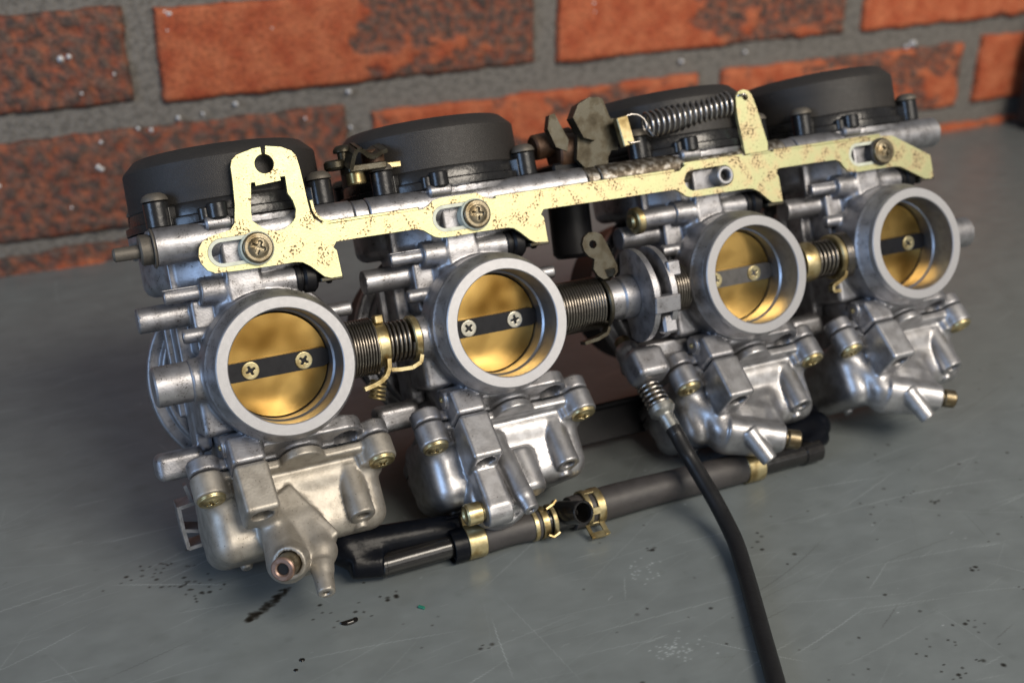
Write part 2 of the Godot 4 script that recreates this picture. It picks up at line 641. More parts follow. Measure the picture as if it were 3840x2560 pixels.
# The same material with its pattern shifted, so that like parts do not repeat each other's marks.
func variant(called: String, index: int) -> StandardMaterial3D:
	var key := called + "_" + str(index)
	if not mat.has(key):
		var m: StandardMaterial3D = mat[called].duplicate()
		m.resource_name = key
		m.uv1_offset = Vector3(0.37, 0.61, 0.23) * (index + 1)
		m.albedo_color = m.albedo_color * [0.97, 1.0, 0.95, 1.02][index]
		m.albedo_color.a = 1.0
		m.roughness = m.roughness * [1.06, 1.0, 0.96, 1.03][index]
		mat[key] = m
	return mat[key]


# The bench top: worn grey sheet metal, its scratches and oil marks drawn where they lie.
func bench_texture() -> ImageTexture:
	var w := 2048
	var h := 1228
	var im := Image.create(w, h, false, Image.FORMAT_RGB8)
	im.fill(Color(0.70, 0.705, 0.70))
	var rng := RandomNumberGenerator.new()
	rng.seed = 77
	for i in 1500:                                            # faint rubbed spots
		var r := rng.randi_range(2, 9)
		var p := Vector2i(rng.randi_range(0, w), rng.randi_range(0, h))
		_blot(im, p, r, Color(0.78, 0.785, 0.78) if rng.randf() < 0.4 else Color(0.60, 0.605, 0.59), 0.25, rng)
	for i in 2600:                                             # scratches, mostly along the bench
		var a := rng.randfn(0.10, 0.20) if rng.randf() < 0.80 else rng.randf_range(0, PI)
		var len := rng.randf_range(20, 240) * rng.randf()
		var p := Vector2(rng.randf_range(0, w), rng.randf_range(0, h))
		var bend := rng.randfn(0, 0.0012)
		var light := rng.randf() < 0.80
		var strength := (rng.randf_range(0.05, 0.22) if rng.randf() < 0.7 else rng.randf_range(0.2, 0.55)) * (1.0 if light else 0.6)
		var col := Color(1, 1, 0.99) if light else Color(0.40, 0.40, 0.38)
		for k in int(len):
			var q := Vector2i(p)
			if q.x >= 0 and q.y >= 0 and q.x < w and q.y < h:
				var fade := strength * minf(1.0, 4.0 * minf(k, len - k) / len)
				im.set_pixel(q.x, q.y, im.get_pixel(q.x, q.y).lerp(col, fade))
			p += Vector2(cos(a), -sin(a))
			a += bend
	for i in 170:                                             # grit and small oil flecks
		var p := Vector2(rng.randfn(w * 0.42, w * 0.16), rng.randfn(h * 0.80, h * 0.10))
		_blot(im, Vector2i(p), 1 + (1 if rng.randf() < 0.16 else 0), Color(0.16, 0.14, 0.12), rng.randf_range(0.25, 0.9), rng)
	for i in 90:
		_blot(im, Vector2i(rng.randi_range(0, w), rng.randi_range(0, h)), 1, Color(1, 1, 1), 0.8, rng)
	var marks := [[-53, -28, 9, 26], [-46, -16, 5, 14], [-41, -5, 5, 10], [248, 110, 2, 5], [255, 56, 8, 7], [180, 58, 8, 7], [135, 43, 2, 5], [202, 152, 9, 14], [214, 138, 6, 9], [27, 27, 3, 6], [49, 70, 2, 4], [268, 66, 2, 5], [5, 28, 8, 10]]
	for m in marks:
		for k in m[3]:
			var p := Vector2(m[0] + rng.randfn(0, m[2]), m[1] + rng.randfn(0, m[2] * 0.5))
			_blot(im, _bench_pixel(p.x, p.y), 1 + (1 if rng.randf() < 0.35 else 0), Color(0.14, 0.12, 0.10), rng.randf_range(0.4, 0.95), rng)
	for k in 90:                                              # the oily wipe before the first carburetor
		var t := rng.randf()
		var p := Vector2(lerpf(-28, -9, t) + rng.randfn(0, 0.7), lerpf(18.5, 5, t) + rng.randfn(0, 0.9))
		_blot(im, _bench_pixel(p.x, p.y), rng.randi_range(1, 3), Color(0.17, 0.14, 0.11), 0.5, rng)
	for k in 70:
		var p := Vector2(111 + rng.randfn(0, 5), 101 + rng.randfn(0, 3)) if k < 46 else Vector2(124 + rng.randfn(0, 3), 55 + rng.randfn(0, 4))
		_blot(im, _bench_pixel(p.x, p.y), 1, Color(1, 1, 1), rng.randf_range(0.5, 1.0), rng)
	return ImageTexture.create_from_image(im)


func _bench_pixel(x: float, z: float) -> Vector2i:
	return Vector2i(int((x + 200.0) * 2.048), int((z + 400.0) * 2.048))


func _blot(im: Image, at_pixel: Vector2i, r: int, col: Color, share: float, rng: RandomNumberGenerator) -> void:
	var sq := rng.randf_range(0.5, 1.0)
	for y in range(-r, r + 1):
		for x in range(-r, r + 1):
			var d := Vector2(x, y / sq).length() / (r + 0.5)
			var q := at_pixel + Vector2i(x, y)
			if d < 1.0 and q.x >= 0 and q.y >= 0 and q.x < im.get_width() and q.y < im.get_height():
				im.set_pixel(q.x, q.y, im.get_pixel(q.x, q.y).lerp(col, share * (1.0 - d * d)))


# ---------------------------------------------------------------- the place
func build_bench() -> void:
	var mk := MeshMaker.new()
	var x0 := -1200.0
	var x1 := 1900.0
	var z0 := -402.0
	var z1 := 1500.0
	for q in [[x0, z0], [x1, z0], [x1, z1], [x0, z1]]:
		mk.corner(Vector3(q[0], 0, q[1]), Vector3.UP)
		mk.uv.append(Vector2((q[0] + 200.0) / 1000.0, (q[1] + 400.0) / 599.6))
	mk.quad(0, 1, 2, 3)
	mk.quad(0, 1, 2, 3)
	mk.idx.resize(6)
	var m := StandardMaterial3D.new()
	m.resource_name = "bench_metal"
	m.albedo_color = Color(0.70, 0.735, 0.745)
	m.albedo_texture = bench_texture()
	m.metallic = 0.25
	m.roughness = 0.40
	m.roughness_texture = noise_texture(81, 0.02, 6, [[0.0, grey(0.86)], [1.0, grey(1.0)]], 1024)
	m.roughness_texture_channel = BaseMaterial3D.TEXTURE_CHANNEL_GREEN
	m.detail_enabled = true
	m.detail_blend_mode = BaseMaterial3D.BLEND_MODE_MUL
	m.detail_albedo = noise_texture(82, 0.03, 6, [[0.0, grey(0.91)], [1.0, grey(1.0)]], 1024)
	var o := part("bench_top", mk, m, self)
	tag(o, "scratched grey sheet metal bench top under the carburetors", "", "structure")
	mk = MeshMaker.new()
	mk.block(at((x0 + x1) / 2, -12.3, (z0 + z1) / 2), Vector3((x1 - x0) / 2, 12, (z1 - z0) / 2), 1.0)
	part("bench_board", mk, mat.box_plastic, o)


func brick_mesh(x0: float, x1: float, y0: float, y1: float, seed_value: int, crust_left: float, crust_right: float, light_tone: float) -> ArrayMesh:
	var f := FastNoiseLite.new()
	f.seed = seed_value
	f.frequency = 0.017
	f.fractal_octaves = 6
	f.fractal_gain = 0.55
	var g := FastNoiseLite.new()
	g.seed = seed_value + 50
	g.frequency = 0.12
	g.fractal_octaves = 3
	var mk := MeshMaker.new()
	var step := 2.2
	var nx := int((x1 - x0) / step)
	var ny := int((y1 - y0) / step)
	var red := Color(0.37, 0.076, 0.027) * light_tone
	var pale := Color(0.50, 0.150, 0.065) * light_tone
	var dark := Color(0.052, 0.042, 0.038)
	var brown := Color(0.135, 0.085, 0.066)
	for j in range(-1, ny + 2):
		for i in range(-1, nx + 2):
			var u := clampf(float(i) / nx, 0, 1)
			var t := clampf(float(j) / ny, 0, 1)
			var x := lerpf(x0, x1, u)
			var y := lerpf(y0, y1, t)
			var crust := f.get_noise_2d(x, y * 1.5) * 1.25 + lerpf(crust_left, crust_right, smoothstep(0.22, 0.74, u + 0.12 * f.get_noise_2d(y * 2.0, 40.0)))
			var k := smoothstep(-0.08, 0.14, crust)
			var fine := g.get_noise_2d(x, y)
			var z := fine * lerpf(0.35, 1.7, k) - k * 1.5 + f.get_noise_2d(x * 3.0 + 70.0, y * 3.0) * 1.6 * k
			var edge := minf(minf(x - x0, x1 - x), minf(y - y0, y1 - y))
			z -= 1.8 * pow(clampf(1.0 - edge / 3.4, 0, 1), 2.0)
			var wob := 2.6 * f.get_noise_2d(x * 1.6, y * 1.6)
			if i < 0 or j < 0 or i > nx or j > ny:
				z = -12.0
			mk.corner(Vector3(x + wob * (1.0 if u == 0.0 or u == 1.0 else 0.0), y + wob * (1.0 if t == 0.0 or t == 1.0 else 0.0), z), Vector3.BACK)
			var base := red.lerp(pale, clampf(0.45 + 0.9 * g.get_noise_2d(x * 0.4, y * 0.4 + 31.0), 0, 1))
			var bad := dark.lerp(brown, clampf(0.45 + 1.3 * g.get_noise_2d(x * 0.8 + 9.0, y * 0.8), 0, 1))
			var col := base.lerp(bad, k * clampf(0.78 + 0.8 * fine, 0.25, 1.0))
			col.a = 1.0
			mk.c.append(col)
	var w := nx + 3
	for j in ny + 2:
		for i in nx + 2:
			var a := j * w + i
			mk.idx.append_array([a, a + w, a + 1, a + 1, a + w, a + w + 1])
	for k in mk.n.size():
		mk.n[k] = Vector3.ZERO
	for k in mk.idx.size() / 3:
		var a := mk.idx[3 * k]
		var b := mk.idx[3 * k + 1]
		var d := mk.idx[3 * k + 2]
		var nn := -(mk.v[b] - mk.v[a]).cross(mk.v[d] - mk.v[a])
		mk.n[a] += nn
		mk.n[b] += nn
		mk.n[d] += nn
	for k in mk.n.size():
		if mk.n[k].length() < 1e-9:
			mk.n[k] = Vector3.BACK
	return mk.mesh()


func build_wall() -> void:
	var wall := group("brick_wall", self, Vector3(0, 0, -386.5))
	wall.rotation.y = deg_to_rad(0.57)
	tag(wall, "red brick wall with rough dark patches and wide grey mortar behind the bench", "wall", "structure")
	var mk := MeshMaker.new()
	var f := FastNoiseLite.new()
	f.seed = 5
	f.frequency = 0.03
	f.fractal_octaves = 4
	var nx := 190
	var ny := 36
	for j in ny + 1:
		for i in nx + 1:
			var x := -620.0 + i * 9.0
			var y := -30.0 + j * 9.0
			var z := -5.0 + 2.4 * f.get_noise_2d(x, y)
			mk.corner(Vector3(x, y, z), Vector3(-0.07 * f.get_noise_2d(x + 300, y), 0.07 * f.get_noise_2d(x, y + 300), 1))
	for j in ny:
		for i in nx:
			var a := j * (nx + 1) + i
			mk.idx.append_array([a, a + nx + 1, a + 1, a + 1, a + nx + 1, a + nx + 2])
	part("mortar", mk, mat.mortar, wall)
	# x0, x1, y0, y1, crust at the left, crust at the right, brightness with light from the right painted in
	var rows := [
		[-262.0, 8.0, 103.0, 162.5, 0.85, 0.75, 0.92], [26.5, 292.5, 100.5, 160.0, -0.85, 0.55, 0.92], [311.0, 578.0, 99.0, 157.0, -0.75, 0.42, 1.06], [597.0, 868.0, 98.0, 155.0, -0.55, -0.30, 1.18], [886.0, 1060.0, 98.0, 155.0, -0.4, -0.4, 1.15],
		[-145.0, 147.0, 21.0, 86.0, 0.55, 0.78, 0.92], [166.5, 437.0, 21.0, 79.0, -0.30, -0.12, 1.0], [458.5, 715.0, 22.0, 79.0, -0.15, 0.10, 1.06], [736.0, 1010.0, 24.0, 82.0, -0.7, -0.6, 1.12], [-440.0, -163.0, 21.0, 86.0, 0.1, 0.1, 0.95],
		[-255.0, 10.0, -25.0, 12.5, 0.3, 0.45, 0.9], [28.0, 300.0, -25.0, 12.0, 0.1, 0.1, 1.0], [320.0, 590.0, -25.0, 10.0, 0.0, 0.0, 1.0], [608.0, 880.0, -25.0, 6.0, -0.2, -0.2, 1.1],
		[-110.0, 170.0, 178.0, 238.0, 0.2, 0.0, 1.0], [188.0, 470.0, 176.0, 238.0, -0.3, 0.1, 1.0], [488.0, 760.0, 174.0, 238.0, 0.0, 0.1, 1.0]]
	for i in rows.size():
		var r: Array = rows[i]
		put("brick", brick_mesh(r[0], r[1], r[2], r[3], 100 + i * 7, r[4], r[5], r[6]), mat.brick, wall)
	mk = MeshMaker.new()
	var rng := RandomNumberGenerator.new()
	rng.seed = 12
	var spots := [[36, 156, 2.0], [33.5, 157.5, 1.0], [33.5, 146, 1.1], [33.2, 141.5, 1.1], [100, 142, 1.3], [-32, 134, 2.4], [-27, 135, 1.8], [-23, 112, 0.9], [16, 84, 1.4], [-16, 80, 1.2], [-20, 64, 2.2], [-18, 62.5, 1.6], [8, 86, 1.0], [34, 90, 1.3], [50, 91, 1.0], [72, 95, 1.4], [150, 95, 1.4], [-2, 122, 0.9], [100, 107, 1.2], [340, 140, 1.6], [341, 134, 1.2], [420, 90, 1.8], [480, 92, 1.4], [655, 83, 3.0], [648, 81, 2.0], [118, 80, 0.9], [150, 70, 1.0], [-40, 40, 0.9], [-80, 60, 1.1]]
	for s in spots:
		var m: float = s[2]
		var xf := Transform3D(Basis(Vector3(m * rng.randf_range(0.8, 1.3), 0, 0), Vector3(0, 0, 0.7), Vector3(0, -m, 0)), Vector3(s[0], s[1], -0.6 if s[1] > 99 and s[1] < 160 else -0.8))
		mk.lathe([Vector2(0.001, 1.0), Vector2(0.6, 0.8), Vector2(1.0, 0.0), Vector2(0.9, -3.0)], xf, 9, 90.0)
	var o := part("paint_flecks", mk, mat.paint, wall)
	o.set_meta("kind", "stuff")


func build_loose_things() -> void:
	var mk := MeshMaker.new()
	var box := group("black_case", self, Vector3(826, 0, -345))
	mk.block(at(0, 43, 0), Vector3(50, 43, 40), 6.0)
	part("case_body", mk, mat.box_plastic, box)
	mk = MeshMaker.new()
	mk.block(at(0, 92, 0), Vector3(46, 5.5, 36), 3.0)
	part("case_lid", mk, mat.rubber, box)
	tag(box, "blurred black case standing on the bench against the wall at the edge of view", "case")
	mk = MeshMaker.new()
	var drop := group("oil_drop", self, Vector3(6.5, 0, 35))
	var path := PackedVector3Array()
	for k in 13:
		var a := lerpf(0.35, PI - 0.35, k / 12.0)
		path.append(Vector3(-cos(a) * 3.4, 0.25, sin(a) * 1.9 - 1.0))
	var radii := PackedFloat32Array()
	for k in 13:
		radii.append(0.35 + 0.85 * sin(PI * k / 12.0) + (0.35 if k > 9 else 0.0))
	mk.tube(path, radii, 12)
	part("oil_blob", mk, mat.oil, drop)
	tag(drop, "glossy crescent of black oil on the bench before the first bowl", "oil spill")
	for d in [[-15.7, 48.5, 1.15, "larger of two round black oil spots near the front of the bench"], [-19.2, 52.9, 0.9, "smaller of two round black oil spots near the front of the bench"]]:
		mk = MeshMaker.new()
		mk.lathe([Vector2(0.01, 0.42), Vector2(0.5, 0.36), Vector2(0.85, 0.2), Vector2(1.0, 0.0)], Transform3D(Basis.from_scale(Vector3(d[2], 0.6, d[2])), Vector3.ZERO), 16, 90.0)
		var o := part("oil_spot", mk, mat.oil, self)
		o.position = Vector3(d[0], 0.02, d[1]) * S
		tag(o, d[3], "oil spill")
	mk = MeshMaker.new()
	mk.block(Transform3D(Basis(Vector3.UP, 0.7), Vector3(0, 0.5, 0)), Vector3(0.6, 0.5, 1.4), 0.2)
	var scrap := part("green_scrap", mk, mat.green_scrap, self)
	scrap.position = Vector3(34.6, 0, 39.2) * S
	tag(scrap, "tiny green plastic scrap on the bench before the second carburetor", "scrap")


# ---------------------------------------------------------------- castings
func body_casting() -> Casting:
	var f := Casting.new()
	f.cell = 0.85
	f.cyl(Vector3(0, 0, -70), Vector3(0, 0, -20), 26.5, 1.0)
	f.cone(Vector3(0, 0, -9.5), Vector3(0, 0, -2.6), 28.6, 25.7, 0.5)
	f.cyl(Vector3(0, 0, -24), Vector3(0, 0, -9), 28.8, 0.6, 1.0)
	f.box(bowl_frame(0, 4, -58), Vector3(25, 13, 20), 6, 4)                          # trunk between bore and bowl
	f.box(at(0, 25, -50), Vector3(20, 22, 14), 6, 4)                                 # neck up to the vacuum chamber
	f.cyl(Vector3(0, 33, -60), Vector3(0, 58, -60), 38.5, 5, 3)                      # vacuum chamber
	f.cyl(Vector3(0, 54.5, -60), Vector3(0, 58, -60), 41, 0.6, 0.8)
	for x in [-32.0, 32.0]:
		for z in [-30.0, -90.0]:
			f.cyl(Vector3(x, 50, z), Vector3(x, 58, z), 6, 0.6, 1.5)
	f.box(at(-6, 38.5, -30), Vector3(6.6, 12.5, 9.7), 0.8, 0.8)                      # lug that carries the rail
	f.box(at(-14.5, 36, -34), Vector3(3, 15, 9), 1.5, 1.5)
	f.box(at(0, 24, -34), Vector3(16, 8, 12), 3, 3)
	f.cyl(Vector3(-22.5, 32, -26), Vector3(14.5, 31, -25), 5.1, 0.5, 1.0)            # choke barrel
	f.cyl(Vector3(-36, 32, -26.5), Vector3(-22, 32, -26), 2.5, 0.3, 0.3)
	f.box(at(-29.5, 34.6, -26), Vector3(7, 0.5, 2.2), 0.3)
	f.box(at(-17.5, 19, -36), Vector3(9, 10.5, 8), 1.5, 1.5)
	f.cyl(Vector3(-32, 16.4, -24.3), Vector3(-14, 16.4, -23.5), 2.8, 0.4, 1.2)       # small nipples
	f.cyl(Vector3(18, 16.4, -23), Vector3(34, 16.4, -23), 2.9, 0.4, 1.2)
	f.cyl(Vector3(-46, 25, -36), Vector3(-10, 25, -36), 5.0, 0.4, 1.0)
	f.cyl(Vector3(-33, 0, -20), Vector3(-18, 0, -20), 8.4, 0.6, 2.0)                 # throttle shaft bosses
	f.cyl(Vector3(18, 0, -20), Vector3(29, 0, -20), 8.4, 0.6, 2.0)
	f.box(at(-25, -15, -34), Vector3(6, 8, 12), 2.5, 2.5)
	f.box(at(-29, -4, -50), Vector3(3, 26, 8), 1.5, 1.5)
	f.box(at(-33, 4, -56), Vector3(2, 20, 2.5), 1.0, 0.8)
	f.box(at(-30, 40, -44), Vector3(1.6, 12, 9), 1.0, 1.0)
	f.cyl(Vector3(0, -4, -79), Vector3(0, -4, -73), 43, 1.2, 0.6)                    # engine side ring
	f.cyl(Vector3(0, -4, -73), Vector3(0, -4, -66), 38, 1.0, 1.5)
	f.box(at(-39.5, -32.7, -44), Vector3(9.5, 5.4, 6.5), 3.2, 1.5)                   # mounting ear
	f.box(bowl_frame(0, 16, -62), Vector3(34.5, 2.7, 26.5), 1.3, 1.2)                # flange over the bowl
	for x in [-33.5, 33.5]:
		f.cyl(bf(x, 12.6, -38), bf(x, 18.7, -38), 6.3, 0.7, 0.8)
	f.box(bowl_frame(4.5, 14.3, -33.4), Vector3(17.5, 3.1, 7.2), 0.7, 0.8)           # lip with the air jet hole
	f.cyl(bf(21.4, 11.2, -33.4), bf(21.4, 17.4, -33.4), 7.2, 0.6, 0.8)
	f.cyl(bf(3, 13.5, -38), bf(3, 18.7, -38), 9, 0.6, 0.8)
	f.box(bowl_frame(-18.4, 17.2, -32.4), Vector3(6.5, 5.9, 8.4), 1.6, 0.6)              # upper half of the enricher column
	f.cyl(Vector3(-26.4, -27.0, -20.2), Vector3(-9, -26, -20.2), 4.1, 0.3, 0.4)
	f.box(at(-11, -22, -22), Vector3(7, 6, 5), 1.0, 1.0)
	f.bore(Vector3(0, 0, -46), Vector3(0, 0, 6), 22.3)
	f.bore(bf(21.6, 12.4, -34.2), bf(21.6, 24, -34.2), 4.6)
	f.bore(Vector3(-6, 44.8, -26), Vector3(-6, 44.8, -26.1), 0.1)
	return f


func bowl_casting(variant: int) -> Casting:
	var f := Casting.new()
	f.cell = 0.75
	f.box(bowl_frame(-1.2, 29.0, -63.9, deg_to_rad(17)), Vector3(34.6, 16.8, 20.4), 7.5)
	f.box(bowl_frame(-1.2, 25, -64), Vector3(33.6, 5, 22.5), 4.0, 4.0)
	f.box(bowl_frame(0, 21.2, -62), Vector3(34.3, 2.0, 26.3), 1.2, 1.6)
	f.cyl(bf(3, 19.2, -38), bf(3, 23, -38), 9, 0.6, 0.8)
	for x in [-33.5, 33.5]:
		f.cyl(bf(x, 19.3, -38), bf(x, 28.6, -38), 6.3, 0.6, 1.0)
		f.box(bowl_frame(x * 0.9, 24.5, -44), Vector3(5.2, 4.5, 6), 1.2, 2.0)
	f.box(bowl_frame(-18.4, 33.4, -32.4), Vector3(6.5, 9.9, 8.4), 1.6, 0.6)              # enricher column
	f.box(bowl_frame(-18.3, 30, -44), Vector3(4.6, 9, 6), 1.5, 1.5)
	f.cyl(bf(21, 26, -45.4), bf(21, 47.4, -44.6), 5.2, 0.5, 0.8)                       # pilot tube
	f.cyl(bf(20.9, 43, -51.5), bf(20.9, 49.6, -51.8), 2.8, 0.5, 0.8)
	f.cyl(bf(-22, 40, -76), bf(-22, 45.0, -76), 2.4, 0.8, 0.6)
	if variant == 0:                                                                 # drain faces the viewer
		f.caps(bf(-12, 31, -46), bf(-12.5, 59, -41), 4.5, 8.0, 4)
		f.caps(bf(-5, 33, -48), bf(1, 57, -44), 5, 6.5, 4)
		f.box(Transform3D(bowl_frame(0, 0, 0).basis * Basis(Vector3(0, 0, 1), deg_to_rad(28)), bf(-5, 45, -44.5)), Vector3(9, 14, 5), 1.2, 1.2)
		f.box(bowl_frame(-6, 51, -46), Vector3(10, 10, 5), 3, 4)
		f.box(bowl_frame(-4, 56, -52), Vector3(9, 5, 7), 4, 4)
		f.cyl(bf(-10, 59, -38), bf(-13.5, 62.2, -33.6), 6.4, 0.8, 2)
		f.caps(bf(0.5, 57, -43), bf(-0.8, 65, -41), 5, 4.2, 2)
		f.cone(bf(-0.8, 63, -41), bf(-2.6, 75.5, -38.5), 4.1, 3.4, 1.5)
		f.bore(bf(-12.0, 60.5, -35.5), bf(-15, 64, -31.8), 4.6)
		f.bore(bf(-2.3, 73, -39), bf(-3, 78, -38), 1.2)
	elif variant == 1:                                                               # drain screw points to the left
		f.box(bowl_frame(-17.8, 50, -40.5), Vector3(5.4, 12, 6.2), 2.2, 1.2)
		f.cyl(bf(-23.2, 59.5, -41), bf(-12.4, 59.5, -41), 6.3, 0.7, 0.8)
		f.caps(bf(-6.6, 30, -42), bf(-5.6, 58, -38.5), 4.0, 4.2, 1.4)
		f.cone(bf(-5.6, 56, -38.8), bf(-5.0, 65, -37.5), 4.2, 3.3, 0.6)
		f.cyl(bf(2, 35, -46), bf(2, 55, -46.5), 6.6, 2.5, 1.6)
		f.cyl(bf(-12, 50, -56), bf(-12, 52, -44), 13, 2.0, 1.2)
		f.box(bowl_frame(-9, 48, -46), Vector3(7, 12, 4), 2, 2)
		f.bore(bf(-5.2, 62, -38), bf(-4.9, 68, -37), 1.2)
	else:                                                                            # drain boss runs aslant to the right
		f.caps(bf(-27.5, 31, -46.5), bf(-20, 48, -47), 3.5, 6.5, 3)
		f.box(Transform3D(bowl_frame(0, 0, 0).basis * Basis(Vector3(0, 0, 1), deg_to_rad(-24)), bf(-12, 46, -48)), Vector3(13, 9, 5), 3, 4)
		f.cyl(bf(-20.5, 48.8, -45.4), bf(2.4, 60.4, -42.4), 6.3, 0.9, 1.0)
		f.caps(bf(-19, 50, -52), bf(-2, 57.5, -50), 7.5, 6.5, 4)
		f.box(bowl_frame(0, 46, -49), Vector3(9, 10, 5), 3, 5)
		f.cone(bf(-13.4, 53.5, -41.8), bf(-8.3, 68.6, -44.0), 4.5, 3.7, 0.6)
		f.bore(bf(-9.4, 66, -43.6), bf(-7.8, 70.5, -44.3), 1.2)
	f.bore(bf(-18.5, 35, -30.2), bf(-18.5, 46, -30.2), 3.9)
	f.bore(bf(21, 41, -44.4), bf(21, 49.5, -44.4), 2.6)
	return f


func screw_casting(flat_head: bool) -> Casting:
	var f := Casting.new()
	f.cell = 0.24 if flat_head else 0.30
	if flat_head:
		f.cyl(Vector3(0, -0.8, 0), Vector3(0, 0.5, 0), 3.5, 0.3)
	else:
		f.cyl(Vector3(0, -0.5, 0), Vector3(0, 1.5, 0), 5.0, 0.6)
		f.add(Casting.CAPS, Transform3D(Basis.from_scale(Vector3(1, 1, 1)), Vector3(0, -5.6, 0)), Vector3(7.7, 0.2, 7.7), 0)
		f.add(Casting.CYL, at(0, -6, 0), Vector3(12, 6, 0), 0.1, 0, true)
		f.add(Casting.CYL, at(0, 0, 0), Vector3(0.01, 0.01, 0), 0, 0, true)
	var a := 1.9 if flat_head else 2.3
	for t in [0.35, 0.35 + PI / 2]:
		f.add(Casting.BOX, Transform3D(Basis(Vector3.UP, t), Vector3(0, 1.2 if flat_head else 2.4, 0)), Vector3(a, 1.5 if flat_head else 1.6, 0.42 if flat_head else 0.55), 0.1, 0, true)
	f.add(Casting.CAPS, at(0, 1.0 if flat_head else 2.2, 0), Vector3(0.9, 0.6, 1.0), 0, 0, true)
	return f


func screw(parent: Node, called: String, at_point: Vector3, dir: Vector3, size: float, material: Material, spin := 0.0, flat_head := false) -> MeshInstance3D:
	var o := put(called, flat_head_mesh if flat_head else head_mesh, material, parent)
	var xf := MeshMaker.along(at_point * S, dir)
	o.transform = Transform3D(xf.basis * Basis(Vector3.UP, spin) * Basis.from_scale(Vector3.ONE * size), xf.origin)
	return o


# ---------------------------------------------------------------- one carburetor
func build_carburetor(bank: Node3D, x: float, body: ArrayMesh, bowl: ArrayMesh, index: int) -> Node3D:
	var o := group("carburetor", bank, Vector3(x, 0, 0))
	put("carburetor_body", body, variant("cast", index), o)
	var rng := RandomNumberGenerator.new()
	rng.seed = 40 + index
	var zx := Transform3D(Basis(Vector3(1, 0, 0), Vector3(0, 0, 1), Vector3(0, -1, 0)), Vector3.ZERO)
	var mk := MeshMaker.new()
	mk.lathe([Vector2(25.8, -3.6), Vector2(26.0, -3.2), Vector2(26.0, -0.4), Vector2(25.6, 0), Vector2(21.8, 0), Vector2(21.45, -0.35), Vector2(21.45, -1.2)], zx, 96, 20)
	part("intake_ring", mk, variant("machined", index), o)
	mk = MeshMaker.new()
	mk.lathe([Vector2(22.6, -1.0), Vector2(21.45, -1.1), Vector2(21.3, -12.2), Vector2(20.6, -13.0), Vector2(20.5, -44)], zx, 96, 20)
	part("throttle_bore", mk, mat.bore_wall, o)
	mk = MeshMaker.new()
	var tilt := Transform3D(Basis(Vector3.RIGHT, deg_to_rad(8.0)), Vector3(0, 0, -20.3)) * zx
	mk.lathe([Vector2(0, 0.5), Vector2(20.1, 0.5), Vector2(20.3, 0.3), Vector2(20.3, -0.7), Vector2(0, -0.7)], tilt, 80)
	part("throttle_plate", mk, variant("brass", index), o)
	var stadium := slot(-21.2, 21.2, 0, 3.72)
	var strap := put("throttle_shaft", plate(stadium, [], 1.8, 1.8), mat.shaft_grey_reflection if index == 2 else mat.shaft, o)
	strap.transform = Transform3D(tilt.basis * zx.basis.inverse(), Vector3(0, 0, -19.85) * S)
	for s in [-10.4, 10.4]:
		screw(o, "plate_screw", Vector3(s, -0.3, -18.05), Vector3(0, -0.14, 0.99), 1.0, mat.screw_steel if index == 1 else mat.screw, rng.randf() * 1.5, true)
	# float bowl
	var fb := put("float_bowl", bowl, mat.cast_dull if index == 0 else variant("cast_bowl", index), o)
	if index == 0:
		tag(fb, "dull float bowl with copper faced drain screw")
	mk = MeshMaker.new()
	mk.block(bowl_frame(0, 18.95, -62), Vector3(34.0, 0.3, 26.0), 0.1)
	mk.block(bowl_frame(-18.3, 23.2, -34), Vector3(5.6, 0.2, 6.5), 0.1)
	part("gasket", mk, mat.gasket, o)
	for s in [-33.5, 33.5]:
		screw(o, "bowl_screw", bf(s, 28.4, -38), bf(0, 1, 0), 1.06, mat.screw, rng.randf() * 1.5)
	mk = MeshMaker.new()
	if index == 0:
		var dir := (bf(-13.5, 62.2, -33.6) - bf(-10, 59, -38)).normalized()
		var from := bf(-12.4, 61.2, -35)
		mk.rod(from, from + dir * 8.0, 4.3, 0.4)
		part("drain_screw", mk, mat.screw_old, o)
		mk = MeshMaker.new()
		mk.pipe(from + dir * 7.6, from + dir * 9.4, 4.5, 2.2, 0.5)
		part("drain_screw_face", mk, mat.copper, o)
		mk = MeshMaker.new()
		mk.rod(from + dir * 7.4, from + dir * 8.3, 2.3, 0.1)
		part("drain_screw_socket", mk, mat.dark_hole, o)
	elif index == 1:
		mk.rod(bf(-22, 58.8, -41), bf(-24.2, 58.8, -41), 3.4, 0.2)
		mk.pipe(bf(-24, 58.8, -41), bf(-31, 58.8, -41), 4.4, 2.3, 0.7)
		mk.rod(bf(-24, 58.8, -41), bf(-30, 58.8, -41), 2.4, 0.2)
		part("drain_screw", mk, mat.screw, o)
	else:
		var dir := (bf(2.4, 60.4, -42.4) - bf(-20.5, 48.8, -45.4)).normalized()
		var from := bf(2.4, 60.4, -42.4)
		mk.rod(from - dir, from + dir * 1.6, 3.3, 0.2)
		mk.pipe(from + dir * 1.4, from + dir * 7.4, 4.3, 2.3, 0.7)
		mk.rod(from + dir, from + dir * 6.4, 2.4, 0.2)
		part("drain_screw", mk, mat.screw_old, o)
	mk = MeshMaker.new()
	mk.lathe([Vector2(0, 1.0), Vector2(0.7, 0.85), Vector2(1.2, 0.3), Vector2(1.3, 0)], MeshMaker.along(Vector3(-26.3, -27.0, -20.2), Vector3(-1, 0, 0)), 14, 80)
	part("pivot_pin", mk, mat.screw, o)
	# vacuum cap
	mk = MeshMaker.new()
	mk.lathe([Vector2(0, 87.2), Vector2(33.2, 87.2), Vector2(34.0, 86.9), Vector2(38.2, 82.9), Vector2(38.7, 82.0), Vector2(38.9, 66.6), Vector2(38.4, 66.0), Vector2(37, 65.8)], at(0, 0, -60), 96, 25)
	var cap := part("vacuum_cap", mk, variant("cap", index), o)
	mk = MeshMaker.new()
